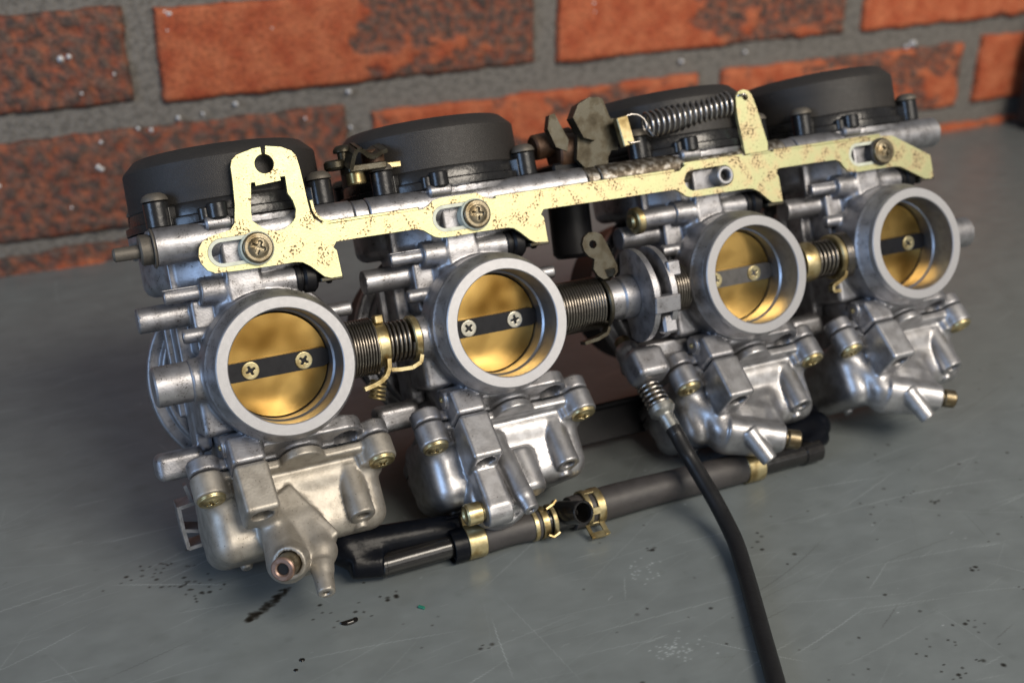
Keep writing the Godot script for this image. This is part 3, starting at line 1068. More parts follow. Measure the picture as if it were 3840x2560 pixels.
	mk.lathe([Vector2(37, 66.6), Vector2(38.4, 66.3), Vector2(38.9, 65.4), Vector2(39.2, 61.8), Vector2(41, 61.2), Vector2(41.2, 60.4), Vector2(41.2, 58.3), Vector2(38, 58.2)], at(0, 0, -60), 96, 25)
	for sx in [-32.0, 32.0]:
		for sz in [-30.0, -90.0]:
			mk.rod(Vector3(sx, 58.2, sz), Vector3(sx, 68.4, sz), 4.7, 0.6)
			mk.block(Transform3D(Basis(Vector3.UP, atan2(sx, sz + 60.0)), Vector3(sx * 0.86, 62.2, -60 + (sz + 60) * 0.86)), Vector3(4.6, 4.0, 5), 0.6)
			mk.block(Transform3D(Basis(Vector3.UP, atan2(sx, sz + 60.0)), Vector3(sx * 0.9, 65.2, -60 + (sz + 60) * 0.9)), Vector3(2.0, 3.4, 4), 0.6)
	mk.rod(Vector3(-11, 58.2, -21.2), Vector3(-11, 64.6, -21.2), 4.0, 0.6)
	mk.rod(Vector3(-15.5, 58.2, -23.5), Vector3(-15.5, 63.4, -23.5), 2.6, 0.6)
	part("cap_flange", mk, mat.cap_base, cap)
	for sx in [-32.0, 32.0]:
		for sz in [-30.0, -90.0]:
			mk = MeshMaker.new()
			mk.lathe([Vector2(0, 3.0), Vector2(2.6, 2.8), Vector2(4.2, 1.9), Vector2(5.0, 0.6), Vector2(5.1, -0.3), Vector2(4.5, -0.4)], at(sx, 68.8, sz), 24, 50)
			part("cap_screw", mk, mat.screw_grey, cap)
	mk = MeshMaker.new()
	mk.rod(Vector3(-16.5, 56.8, -21.8), Vector3(-6.5, 56.8, -21.8), 2.9, 0.8)
	mk.block(at(-2, 56.6, -23.5), Vector3(4.4, 2.4, 3.0), 0.5)
	part("vent_boss", mk, mat.cast, o)
	mk = MeshMaker.new()
	mk.lathe([Vector2(30, -78.6), Vector2(40.5, -78.8), Vector2(41, -79.6), Vector2(41, -84), Vector2(37, -86), Vector2(35.5, -92), Vector2(36, -116), Vector2(35, -117.5), Vector2(32, -117.5), Vector2(31.5, -80)], Transform3D(zx.basis, Vector3(0, -4, 0)), 64, 30)
	part("rubber_boot", mk, mat.rubber, o)
	# choke plunger at the end of its barrel
	mk = MeshMaker.new()
	mk.rod(Vector3(14.0, 31, -25), Vector3(16.2, 31, -25), 5.5, 0.3)
	mk.rod(Vector3(16.8, 31, -25), Vector3(22.6, 30.6, -25), 5.9, 1.2)
	mk.rod(Vector3(16, 31, -25), Vector3(17, 31, -25), 4.6, 0.1)
	mk.rod(Vector3(22, 30.6, -25), Vector3(29, 30.4, -25), 2.0, 0.3)
	mk.rod(Vector3(26.6, 30.4, -25), Vector3(28.6, 30.4, -25), 3.2, 0.4)
	part("choke_plunger", mk, mat.rubber, o)
	return o


# ---------------------------------------------------------------- the bank
func build_bank() -> void:
	var jobs: Array[Casting] = [body_casting(), bowl_casting(0), bowl_casting(1), bowl_casting(2), screw_casting(false), screw_casting(true)]
	var threads: Array[Thread] = []
	for j in jobs:
		var t := Thread.new()
		t.start(j.run)
		threads.append(t)
	for t in threads:
		t.wait_to_finish()
	var meshes: Array[ArrayMesh] = []
	for j in jobs:
		meshes.append(j.made.mesh())
	head_mesh = meshes[4]
	flat_head_mesh = meshes[5]
	var bank := group("carburetor_bank", self, Vector3(0, BANK_UP, 0))
	bank.rotation.x = -TILT
	tag(bank, "bank of four silver carburetors with black caps and yellow zinc choke rail", "carburetor bank")
	var labels := ["carburetor nearest the viewer with a dull bowl", "second carburetor beside the throttle drum", "third carburetor with a grey reflection coloured into its throttle shaft", "carburetor farthest along the bank"]
	var spots := [0.0, 90.0, 210.0, 300.0]
	for i in 4:
		tag(build_carburetor(bank, spots[i], meshes[0], meshes[mini(i + 1, 3)], i), labels[i])
	build_rail(bank, spots)
	build_linkage(bank)
	build_fuel_rail(bank)
	build_cable()


func build_rail(bank: Node3D, spots: Array) -> void:
	var mk := MeshMaker.new()
	# through rod in its spacer tubes
	var joints := [-36.0, 41.5, 47.8, 146.0, 152.5, 250.0, 256.5, 342.5]
	for i in joints.size() - 1:
		mk = MeshMaker.new()
		var r: float = 7.25 if i % 2 == 0 else 6.85
		mk.rod(Vector3(joints[i] + 0.15, 51.2, -27.2), Vector3(joints[i + 1] - 0.15, 51.2, -27.2), r, 0.5, 40)
		part("spacer_tube", mk, mat.cast_dirty if i == 3 or i == 4 else mat.cast, bank)
	mk = MeshMaker.new()
	mk.lathe([Vector2(0, 0), Vector2(5.4, 0), Vector2(6.0, 0.6), Vector2(6.0, 4.4), Vector2(5.4, 5), Vector2(0, 5)], MeshMaker.along(Vector3(-41.2, 51, -27.2), Vector3.RIGHT), 6, 10)
	mk.rod(Vector3(-36.6, 51, -27.2), Vector3(-35.8, 51, -27.2), 7.6, 0.2)
	var nut := part("rod_nut", mk, mat.screw_grey, bank)
	mk = MeshMaker.new()
	mk.rod(Vector3(-50.8, 50.6, -27.2), Vector3(-40.5, 50.6, -27.2), 2.6, 0.7, 24)
	part("rod_stud", mk, mat.screw_grey, nut)
	mk = MeshMaker.new()
	mk.lathe([Vector2(0, 0), Vector2(3.4, 0), Vector2(3.4, 3.4), Vector2(2.8, 4), Vector2(0, 4)], MeshMaker.along(Vector3(342.4, 52.5, -27.2), Vector3.RIGHT), 8, 10)
	part("rod_end", mk, mat.zinc_bare, bank)
	# choke rail
	var outline := [-21.7, 45.2, -21.0, 48.2, -19.3, 50.4, -16.4, 51.9, -12.5, 52.5, -8.3, 53.2, -6.4, 55.4, -5.0, 62.2, -4.2, 71.7, -4.0, 76.4, -3.2, 78.8, -1.2, 80.5, 5.4, 82.2, 8.3, 82.4, 8.3, 79.4, 9.7, 79.4, 10.3, 82.6, 16.2, 81.5, 19.9, 79.6, 21.3, 77.5, 21.9, 73.1, 22.3, 66.3, 22.6, 59.2, 22.9, 56.0, 23.8, 52.9, 26.2, 50.7, 29.7, 49.9, 68.3, 50.1, 70.7, 51.0, 73.2, 52.9, 76.5, 53.6, 92.5, 53.5, 95.7, 51.4, 98.5, 50.2, 130, 50.2, 188.9, 50.0, 191.4, 51.6, 193.6, 52.6, 218, 52.6, 267.8, 52.2, 304, 52.3, 309, 51.6, 330.1, 39.7, 330.3, 29.7, 328.7, 28.6, 325, 28.9, 311.2, 36.6, 307.5, 37.2, 300, 37.3, 286, 37.3, 280.8, 38.1, 278.2, 40.3, 276.3, 43.2, 274, 44.5, 260, 44.7, 241, 44.7, 239.6, 42.6, 240.6, 41.0, 240.9, 29.6, 235, 29.9, 228.8, 35.8, 225.7, 37.4, 223, 37.8, 198.4, 37.8, 193.2, 38.0, 190.6, 38.8, 187.9, 41.0, 185.5, 42.4, 152.8, 42.5, 121, 42.8, 119.4, 40.8, 120.6, 39.4, 120.7, 29.2, 115.2, 29.7, 112.6, 31.2, 108.8, 35.0, 106.2, 37.0, 103.6, 37.6, 90.6, 37.8, 81.5, 37.6, 74.2, 37.8, 71.5, 38.6, 69.2, 40.3, 67.3, 41.8, 64.6, 42.8, 39.2, 42.9, 31, 42.8, 29.4, 40.8, 30.6, 39.4, 31.0, 29.3, 26.8, 29.2, 24.1, 30.2, 19.4, 35.0, 16.6, 37.0, 13.6, 37.5, 4, 37.5, -7.5, 37.7, -16.7, 38.1, -19.4, 39.6, -21.2, 42.4]
	var holes := []
	for i in 4:
		holes.append(slot(spots[i] - (19.2 if i == 2 else 18.4), spots[i] + 6.6, 45.2, 4.6 if i == 2 else 5.5))
	holes.append(disc(8.7, 76.0, 3.75))
	holes.append(shape([2.4, 69.6, 4.0, 69.6, 4.0, 68.2, 13.8, 69.0, 13.8, 70.4, 15.8, 70.4, 15.6, 63.9, 17.1, 60.8, 17.7, 57.4, 16.9, 54.2, 14.9, 52.2, 12.0, 50.6, 8.6, 50.2, 5.4, 51.2, 2.6, 53.2, 0.2, 55.4, 0.6, 60, 1.4, 64.0]))
	var rail := put("choke_rail", plate(shape(outline), holes, -16.6, 1.9), mat.zinc, bank)
	tag(rail, "yellow zinc choke rail with speckled corrosion")
	# its folded upper edge
	for e in [[27.0, 67.5], [101.0, 187.5], [192.5, 224.0], [240.5, 303.0]]:
		mk = MeshMaker.new()
		var up: float = 50.7 if e[0] < 190 else 53.0
		mk.block(at((e[0] + e[1]) / 2, up, -20.6), Vector3((e[1] - e[0]) / 2, 0.7, 2.6), 0.3)
		part("folded_edge", mk, mat.zinc, rail)
	mk = MeshMaker.new()
	var bend := PackedVector3Array()
	for k in 9:
		var a := PI / 2 * k / 8.0
		bend.append(Vector3(24.6 + 6.0 * (1 - sin(a)) , 51.2 + 6.5 * (1 - cos(a)), -19.8))
	bend.append(Vector3(24.4, 60.0, -19.8))
	mk.strip(bend, Vector3(0, 0, 1), 1.8, 1.0)
	part("folded_edge", mk, mat.zinc, rail)
	for x in [120.0, 30.0, 240.0, 329.5]:
		mk = MeshMaker.new()
		mk.block(at(x - 3, 29.0, -20.4), Vector3(4.4, 0.8, 3.6), 0.3)
		part("plunger_tongue", mk, mat.lever, rail)
	for i in 4:
		var x: float = spots[i]
		if i != 2:
			put("nylon_guide", plate(slot(x - 18.2, x + 6.4, 45.2, 5.4), [slot(x - 16.8, x + 5.6, 45.2, 4.0)], -16.9, 1.7), mat.nylon, bank)
			mk = MeshMaker.new()
			mk.rod(Vector3(x + 0.2, 45, -21), Vector3(x + 0.2, 45, -14.9), 6.5, 0.5, 40)
			part("nylon_collar", mk, mat.nylon if i != 3 else mat.hose, bank)
			screw(bank, "rail_screw", Vector3(x + 0.2, 45, -15.0), Vector3(0, 0, 1), 1.16, mat.screw_old, 0.25 + 0.3 * i)
		else:
			mk = MeshMaker.new()
			mk.pipe(Vector3(x + 0.4, 45.2, -22), Vector3(x + 0.4, 45.2, -13.4), 4.1, 2.5, 0.4)
			part("bare_sleeve", mk, mat.machined, bank)
			mk = MeshMaker.new()
			mk.rod(Vector3(x + 0.4, 45.2, -21), Vector3(x + 0.4, 45.2, -17.4), 2.6, 0.1)
			part("bare_sleeve_hole", mk, mat.dark_hole, bank)
	# spring between rail and lever
	var tab := put("spring_tab", plate(shape([226.4, 52.8, 238.6, 52.8, 239.2, 56.8, 236.0, 73.5, 234.4, 79.4, 232.6, 81.6, 230.0, 82.2, 227.4, 81.4, 225.8, 79.2, 225.3, 75.0, 225.2, 69.0, 226.1, 58.6]), [disc(230.8, 78.6, 1.5, 16)], -19.2, 1.9), mat.zinc, bank)
	mk = MeshMaker.new()
	mk.block(at(232.5, 52.4, -18.5), Vector3(6.1, 0.9, 1.9), 0.4)
	part("tab_foot", mk, mat.zinc, tab)
	mk = MeshMaker.new()
	mk.helix(Vector3(180.5, 72.0, -24.5), Vector3(45.0, 5.0, 0), 5.7, 0.62, 16.0, 45.2, 0.4, 9)
	var hook := PackedVector3Array()
	for k in 15:
		var a := lerpf(-0.3, PI + 0.9, k / 14.0)
		hook.append(Vector3(173.2 + 6.4 * cos(a), 72.4 + 5.4 * sin(a), -22.0 - 2.0 * k / 14.0))
	hook.insert(0, Vector3(180.6, 67.0, -19.4))
	mk.tube(hook, PackedFloat32Array([0.5]), 8)
	hook = PackedVector3Array([Vector3(166.4, 69.0, -22), Vector3(165.6, 66.4, -19), Vector3(167.6, 65.2, -17.6), Vector3(172.0, 65.2, -17.4)])
	mk.tube(hook, PackedFloat32Array([0.45]), 8)
	hook = PackedVector3Array([Vector3(225.4, 78.5, -22), Vector3(227.2, 79.8, -19), Vector3(229.4, 79.9, -17.4), Vector3(230.9, 78.8, -18.6), Vector3(231.2, 78.2, -21)])
	mk.tube(hook, PackedFloat32Array([0.55]), 8)
	part("extension_spring", mk, mat.spring_bright, bank)


func build_linkage(bank: Node3D) -> void:
	var ax := Vector3(0, 0, -20)
	var mk := MeshMaker.new()
	for s in [[26.0, 64.0], [114.0, 186.0], [236.0, 276.0]]:
		mk = MeshMaker.new()
		mk.rod(Vector3(s[0], 0, -20), Vector3(s[1], 0, -20), 4.6, 0.3)
		part("throttle_spindle", mk, mat.lever, bank)
	mk = MeshMaker.new()
	mk.rod(Vector3(-46.2, 0, -20), Vector3(-20, 0, -20), 7.7, 0.7, 48)
	part("spindle_housing", mk, mat.cast, bank)
	mk = MeshMaker.new()
	mk.rod(Vector3(326, 0, -20), Vector3(348, 0, -20), 7.7, 0.9, 48)
	part("spindle_housing", mk, mat.cast, bank)
	# between the first two
	mk = MeshMaker.new()
	mk.helix(Vector3(29.0, 0, -20), Vector3.RIGHT, 10.9, 0.56, 9.0, 10.2)
	part("return_spring", mk, mat.spring, bank)
	mk = MeshMaker.new()
	mk.helix(Vector3(44.6, 0, -20), Vector3.RIGHT, 7.6, 0.8, 5.2, 9.6)
	part("sync_spring", mk, mat.spring, bank)
	mk = MeshMaker.new()
	mk.pipe(Vector3(39.4, 0, -20), Vector3(44.2, 0, -20), 9.2, 4.5, 0.5, 40)
	mk.rod(Vector3(38.6, 0, -20), Vector3(39.6, 0, -20), 10.6, 0.3, 40)
	mk.block(at(42.0, 10.2, -17), Vector3(1.8, 1.6, 2.2), 0.4)
	mk.strip(PackedVector3Array([Vector3(42, -5.5, -11.5), Vector3(41.6, -9, -11.5), Vector3(40.0, -12, -11.8), Vector3(37.6, -13.6, -11.8), Vector3(34.4, -14.6, -11.6), Vector3(30.2, -15.4, -11.2)]), Vector3(0, 0, 1), 1.6, 1.6)
	var collar := part("sync_collar", mk, mat.zinc_bare, bank)
	tag(collar, "yellow zinc collar with a hooked tongue")
	mk = MeshMaker.new()
	mk.pipe(Vector3(54.4, 0, -20), Vector3(57.6, 0, -20), 9.2, 4.5, 0.5, 40)
	mk.strip(PackedVector3Array([Vector3(56, -6.5, -12.5), Vector3(54.8, -9.4, -12), Vector3(51, -10.8, -12), Vector3(46, -10.6, -12), Vector3(42.4, -10.0, -12)]), Vector3(0, 0, 1), 1.4, 1.5)
	part("sync_ring", mk, mat.zinc_bare, bank)
	mk = MeshMaker.new()
	mk.helix(Vector3(37.5, -21.5, -22), Vector3(0.25, 1, 0), 3.0, 0.6, 4.5, 7.5)
	part("adjuster_spring", mk, mat.zinc_bare, bank)
	# throttle drum in the middle
	mk = MeshMaker.new()
	mk.helix(Vector3(118.5, 0, -20), Vector3.RIGHT, 10.7, 0.6, 17.0, 21.8, 0.5)
	part("return_spring", mk, mat.spring, bank)
	mk = MeshMaker.new()
	mk.pipe(Vector3(141.2, -0.6, -20), Vector3(143.4, -0.6, -20), 11.0, 4.6, 0.5, 44)
	mk.strip(PackedVector3Array([Vector3(142.3, 9.0, -16), Vector3(142.8, 10.4, -14), Vector3(143.4, 11.6, -13), Vector3(143.0, 13.6, -12.8)]), Vector3(0.6, 0, 0.8).normalized(), 4.2, 1.9)
	mk.strip(PackedVector3Array([Vector3(142, -11, -17), Vector3(139, -13.2, -14), Vector3(134, -14.6, -13), Vector3(127.5, -15.4, -13.4)]), Vector3(0, 0, 1), 2.4, 1.4)
	var arm := part("throttle_arm", mk, mat.lever, bank)
	put("arm_eye", plate(shape([134.4, 22.8, 134.0, 25.6, 135.2, 28.4, 137.6, 30.0, 140.8, 30.0, 143.6, 28.4, 145.0, 25.6, 148.8, 14.4, 148.6, 11.8, 146.8, 10.2, 141.4, 9.6, 139.0, 11.4, 137.4, 14.6, 138.6, 18.6, 136.2, 20.2]), [disc(138.9, 24.9, 1.8, 18)], -12.0, 2.0), mat.lever, arm)
	mk = MeshMaker.new()
	mk.pipe(Vector3(143.2, 0, -20), Vector3(152.6, 0, -20), 8.5, 4.4, 0.4, 44)
	mk.pipe(Vector3(150.0, 0, -20), Vector3(158, 0, -20), 9.4, 4.4, 0.8, 44)
	part("drum_hub", mk, mat.cast, bank)
	mk = MeshMaker.new()
	mk.rod(Vector3(157, 0, -20), Vector3(168, 0, -20), 10.4, 0.8, 48)
	mk.block(Transform3D(Basis(Vector3.RIGHT, deg_to_rad(14)), Vector3(162.4, -4.6, 0.0)), Vector3(6.2, 3.6, 2.2), 0.5)
	mk.block(at(169.2, 9.4, -5.2), Vector3(3.0, 3.2, 5.0), 0.5)
	mk.block(at(165, -13.5, -6.0), Vector3(3.4, 4.2, 3.2), 1.0)
	var drum := part("throttle_drum", mk, mat.cast, bank)
	tag(drum, "twin flanged throttle cable drum")
	for e in [[21.2, 12.0, 2.6, 159.6], [14.5, 9.0, 4.6, 164.0], [21.2, 12.0, 2.6, 168.2]]:
		var sector := PackedVector2Array()
		for k in 37:
			sector.append(Vector2.from_angle(deg_to_rad(lerpf(78.0, 284.0, k / 36.0))) * (e[0] - (2.4 * pow(absf(k - 18.0) / 18.0, 6.0))))
		for k in 13:
			sector.append(Vector2.from_angle(deg_to_rad(lerpf(300.0, 420.0, k / 12.0))) * e[1])
		var flange := put("drum_flange", plate(sector, [], 0.0, e[2]), mat.cast, drum)
		flange.transform = Transform3D(Basis(Vector3(0, 0, -1), Vector3(0, 1, 0), Vector3(1, 0, 0)), Vector3(e[3], 0, -20) * S)
	mk = MeshMaker.new()
	mk.helix(Vector3(169.4, 0, -20), Vector3.RIGHT, 10.2, 0.6, 15.0, 18.8, 1.2)
	part("return_spring", mk, mat.spring, bank)
	# between the last two
	mk = MeshMaker.new()
	mk.lathe([Vector2(4, 0), Vector2(8.4, 0.6), Vector2(9.4, 5.0), Vector2(9.2, 7.0), Vector2(4, 7.4)], MeshMaker.along(Vector3(245.5, 0, -20), Vector3.RIGHT), 40)
	mk.pipe(Vector3(264.6, 0, -20), Vector3(267.4, 0, -20), 10.6, 4.5, 0.5, 40)
	mk.strip(PackedVector3Array([Vector3(266, -7.0, -12), Vector3(264.4, -9.4, -11.4), Vector3(260.5, -11.2, -11.2), Vector3(257.2, -12.6, -11.6), Vector3(257.0, -15.0, -11.6), Vector3(260.8, -15.4, -11.2)]), Vector3(0, 0, 1), 1.6, 1.5)
	part("sync_collar", mk, mat.zinc_bare, bank)
	mk = MeshMaker.new()
	mk.helix(Vector3(253.4, 0, -20), Vector3.RIGHT, 8.0, 0.85, 4.6, 10.6)
	part("sync_spring", mk, mat.spring, bank)
	mk = MeshMaker.new()
	mk.helix(Vector3(267.8, 0, -20), Vector3.RIGHT, 10.4, 0.58, 10.0, 12.0)
	part("return_spring", mk, mat.spring, bank)
	# choke lever group above the gap
	mk = MeshMaker.new()
	mk.rod(Vector3(131.5, 70.4, -40), Vector3(151, 72.0, -40), 5.6, 0.8)
	mk.rod(Vector3(140, 66.6, -38), Vector3(156, 66.6, -38), 8.4, 0.8)
	part("lever_pivot", mk, mat.lever_rust, bank)
	var lever := put("choke_lever", plate(shape([153.6, 87.2, 148.0, 84.8, 144.6, 79.5, 148.2, 70.5, 153.5, 68.6, 160.6, 80.0, 158.6, 86.8]), [], -22.6, 6.5), mat.lever, bank)
	put("lever_web", plate(shape([158.4, 87.0, 161.9, 86.6, 164.3, 77.6, 167.4, 77.0, 165.6, 63.6, 162.4, 63.8, 160.2, 61.0, 159.4, 56.4, 149.5, 56.4, 145.0, 62.0, 147.4, 72.6, 153.0, 76.0, 158.0, 82.6]), [], -26.0, 3.0), mat.lever, lever)
	put("lever_finger", plate(shape([136.8, 82.5, 139.3, 83.0, 144.0, 71.0, 142.6, 66.2, 137.6, 68.6, 135.0, 76.7]), [], -29.0, 4.0), mat.lever, lever)
	mk = MeshMaker.new()
	mk.block(Transform3D(Basis(Vector3.BACK, deg_to_rad(8)), Vector3(166.6, 70.6, -20)), Vector3(2.8, 6.4, 2.0), 0.4)
	part("spring_peg", mk, mat.zinc_bare, lever)
	mk = MeshMaker.new()
	mk.block(at(150, 56, -44), Vector3(14, 6, 12), 1.0)
	mk.rod(Vector3(149, 20, -52), Vector3(150, 60, -50), 9.5, 2.0)
	part("cable_bracket", mk, mat.rubber, bank)
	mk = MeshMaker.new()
	mk.block(Transform3D(Basis(Vector3.RIGHT, -0.2), Vector3(150, -60, -66)), Vector3(72, 8, 2.2), 0.4)  # dark plate added in place of the shade under the bank
	mk.rod(Vector3(70, -51.5, -64), Vector3(230, -51.5, -64), 1.6, 0.2)  # thin connecting rod
	part("rod_and_shade_plate", mk, mat.rubber, bank)
	mk = MeshMaker.new()
	mk.rod(Vector3(167.6, 31.5, -26.5), Vector3(171.4, 31.8, -26.5), 6.0, 0.6)
	mk.rod(Vector3(165.8, 31.4, -26.5), Vector3(167.8, 31.4, -26.5), 3.4, 0.8)
	part("pivot_bush", mk, mat.zinc_bare, bank)
	mk = MeshMaker.new()
	mk.rod(Vector3(171, 31.8, -26.5), Vector3(190, 32, -26.3), 4.2, 0.4)
	part("pivot_pin", mk, mat.cast, bank)
	# small idle linkage above the first gap
	mk = MeshMaker.new()
	mk.block(at(51, 70.4, -29.5), Vector3(8.0, 1.4, 6.5), 0.4)
	mk.rod(Vector3(40.2, 71.4, -32), Vector3(40.2, 75.2, -32), 4.6, 0.8)
	var link := part("idle_link", mk, mat.lever, bank)
	mk = MeshMaker.new()
	mk.block(at(66.5, 70.4, -35.5), Vector3(8.9, 1.3, 6.5), 0.4)
	part("link_tongue", mk, mat.zinc_bare, link)
	mk = MeshMaker.new()
	var wave := PackedVector3Array([Vector3(43.4, 71.4, -26), Vector3(45.8, 77.0, -26.4), Vector3(47.4, 79.0, -26.8), Vector3(49.4, 78.8, -27.2), Vector3(52.2, 76.0, -27.6), Vector3(54.6, 75.6, -28), Vector3(57.4, 77.0, -28.2), Vector3(60.4, 77.6, -28.4)])
	mk.strip(wave, Vector3(0, -0.35, 0.94), 5.0, 1.7)
	part("wave_clip", mk, mat.lever, link)
	mk = MeshMaker.new()
	mk.rod(Vector3(56, 71, -31), Vector3(56, 77.4, -31), 4.6, 0.9)
	part("clip_post", mk, mat.lever_rust, link)
	mk = MeshMaker.new()
	mk.lathe([Vector2(0, 4.6), Vector2(2.6, 4.2), Vector2(3.7, 2.8), Vector2(3.8, 1.6), Vector2(2.2, 1.4), Vector2(2.2, -4)], at(43.8, 76.4, -31), 24, 50)
	part("link_screw", mk, mat.lever, link)
	mk = MeshMaker.new()
	mk.lathe([Vector2(0, 0), Vector2(3.6, 0), Vector2(4.0, 0.6), Vector2(4.0, 4.6), Vector2(0, 4.8)], at(47, 64.4, -29), 6, 10)
	part("link_nut", mk, mat.screw, link)


func clip(parent: Node, a: Vector3, b: Vector3, r: float, material: Material, up: Vector3, called := "hose_clip") -> void:
	var mk := MeshMaker.new()
	mk.pipe(a, b, r, r - 0.7, 0.2, 40)
	var mid := (a + b) * 0.5
	var half := (b - a).length() * 0.5
	var d := (b - a).normalized()
	var o := part(called, mk, material, parent)
	mk = MeshMaker.new()
	var side := up.cross(d)
	for s in [-1.0, 1.0]:
		mk.strip(PackedVector3Array([mid + up * (r - 0.6) + side * 1.8 * s, mid + up * (r + 3.4) + side * 2.2 * s, mid + up * (r + 4.2) + side * 3.6 * s]), d, half * (0.85 if s < 0 else 0.45), 0.8)
	part("clip_ear", mk, material, o)


func build_fuel_rail(bank: Node3D) -> void:
	var rail := group("fuel_line", bank)
	var mk := MeshMaker.new()
	mk.rod(Vector3(27.5, -86.8, -20), Vector3(60, -86.6, -20), 4.7, 0.8, 40)
	mk.rod(Vector3(25.6, -86.8, -20), Vector3(29.2, -86.8, -20), 5.0, 1.2, 40)
	part("black_pipe", mk, mat.pipe, rail)
	var f := Casting.new()
	f.cell = 1.1
	f.caps(Vector3(15, -77.5, -26), Vector3(58, -80.5, -25), 7.0, 6.0)
	f.caps(Vector3(12, -74, -40), Vector3(16, -78, -26), 7.5, 7, 3)
	f.cyl(Vector3(15, -84, -22), Vector3(28, -86, -20), 5.6, 1.5, 4)
	f.run()
	put("sealant_smeared_tee", f.made.mesh(), mat.sealant, rail)
	mk = MeshMaker.new()
	var path := PackedVector3Array()
	var radii := PackedFloat32Array()
	for k in 15:
		var t := k / 14.0
		path.append(Vector3(lerpf(58, 96, t), -87.0 + 0.5 * sin(t * PI), -20))
		radii.append(6.5 - 0.5 * exp(-pow((t - 0.72) * 6.0, 2.0)))
	mk.tube(path, radii, 40)
	part("rubber_hose", mk, mat.hose, rail)
	mk = MeshMaker.new()
	path = PackedVector3Array()
	radii = PackedFloat32Array()
	for k in 31:
		var t := k / 30.0
		path.append(Vector3(lerpf(112, 205, t), -86.4 + 1.2 * sin(t * PI) * (1 - t), -20.4))
		radii.append(7.2 - 0.5 * t + 0.15 * sin(t * 9.0))
	mk.tube(path, radii, 40)
	part("rubber_hose", mk, mat.hose, rail)
	clip(rail, Vector3(56.5, -86.8, -20), Vector3(62.6, -86.8, -20), 7.2, mat.sealant, Vector3(0, 0.95, -0.3))
	clip(rail, Vector3(62.8, -86.8, -20), Vector3(70.6, -86.9, -20), 7.2, mat.zinc_bare, Vector3(0, 0.95, -0.3))
	for x in [[92.6, 94.6], [96.4, 99.4], [101.2, 103.2]]:
		mk = MeshMaker.new()
		mk.pipe(Vector3(x[0], -86.8, -20), Vector3(x[1], -86.8, -20), 6.9, 6.1, 0.2, 40)
		part("hose_clip", mk, mat.zinc_bare, rail)
	mk = MeshMaker.new()
	mk.strip(PackedVector3Array([Vector3(98.5, -80.6, -15), Vector3(101.5, -79.0, -14), Vector3(103.0, -77.6, -14)]), Vector3(0, 0.3, 1).normalized(), 2.0, 0.7)
	mk.strip(PackedVector3Array([Vector3(97.8, -91.4, -14.4), Vector3(99.4, -92.4, -13.4), Vector3(102.6, -91.2, -13.6)]), Vector3(0, 0.3, 1).normalized(), 1.6, 0.7)
	part("clip_ear", mk, mat.zinc_bare, rail)
	# tee with its open spigot
	mk = MeshMaker.new()
	mk.rod(Vector3(93, -86.8, -20), Vector3(120, -86.6, -20), 5.6, 0.5, 40)
	mk.pipe(Vector3(107.6, -84.8, -20), Vector3(110.2, -82.8, -2.4), 5.0, 3.9, 0.35, 40)
	var tee := part("tee_fitting", mk, mat.pipe, rail)
	mk = MeshMaker.new()
	mk.rod(Vector3(107.8, -84.6, -19), Vector3(108.5, -84.1, -14), 3.95, 0.1)
	part("tee_mouth", mk, mat.dark_hole, tee)
	mk = MeshMaker.new()
	mk.pipe(Vector3(117.0, -85.8, -20), Vector3(119.4, -85.8, -20), 8.0, 7.2, 0.2, 40)
	mk.pipe(Vector3(122.0, -85.8, -20), Vector3(125.6, -85.8, -20), 8.0, 7.2, 0.2, 40)
	for a in [0.3, 1.6, 2.6, 4.0, 5.4]:
		mk.block(Transform3D(Basis(Vector3.RIGHT, a), Vector3(120.3, -85.8 + 7.6 * cos(a), -20 + 7.6 * sin(a))), Vector3(2.2, 0.35, 1.5), 0.1)
	var wide := part("wide_hose_clip", mk, mat.zinc_bare, rail)
	mk = MeshMaker.new()
	for s in [[115.0, 116.6], [121.6, 123.8]]:
		mk.strip(PackedVector3Array([Vector3((s[0] + s[1]) / 2, -91.6, -13.6), Vector3((s[0] + s[1]) / 2, -94.8, -10.6), Vector3((s[0] + s[1]) / 2, -96.0, -8.8)]), Vector3.RIGHT, (s[1] - s[0]) / 2, 0.8)
	mk.strip(PackedVector3Array([Vector3(119, -94.6, -10.8), Vector3(119, -96.4, -8.6)]), Vector3.RIGHT, 4.0, 0.8)
	part("clip_ear", mk, mat.zinc_bare, wide)
	# right end
	clip(rail, Vector3(199.8, -86.8, -20.4), Vector3(208.8, -87.0, -20.4), 7.2, mat.zinc_bare, Vector3(0, 0.9, -0.4))
	mk = MeshMaker.new()
	mk.rod(Vector3(206, -87.2, -20.4), Vector3(240, -87.4, -20.6), 4.7, 0.8, 40)
	mk.rod(Vector3(232, -87.4, -20.6), Vector3(244.2, -87.4, -20.8), 5.4, 1.6, 40)
	part("black_pipe", mk, mat.pipe, rail)
	f = Casting.new()
	f.cell = 1.1
	f.caps(Vector3(214, -79.5, -28), Vector3(252, -79.0, -32), 6.0, 7.0)
	f.caps(Vector3(250, -80, -34), Vector3(254, -76, -44), 7.0, 8, 3)
	f.cyl(Vector3(236, -86, -22), Vector3(250, -82, -27), 5.6, 1.5, 4)
	f.run()
	put("sealant_smeared_tee", f.made.mesh(), mat.sealant, rail)
	# spring clip seen behind the first bowl
	mk = MeshMaker.new()
	mk.strip(PackedVector3Array([Vector3(-41.6, -50.5, -62), Vector3(-41.4, -60, -62), Vector3(-40.6, -68.4, -62)]), Vector3(0, -0.25, 1).normalized(), 4.2, 1.5)
	mk.strip(PackedVector3Array([Vector3(-41.4, -51.2, -62), Vector3(-34, -50.4, -62)]), Vector3(0, -0.25, 1).normalized(), 4.2, 1.5)
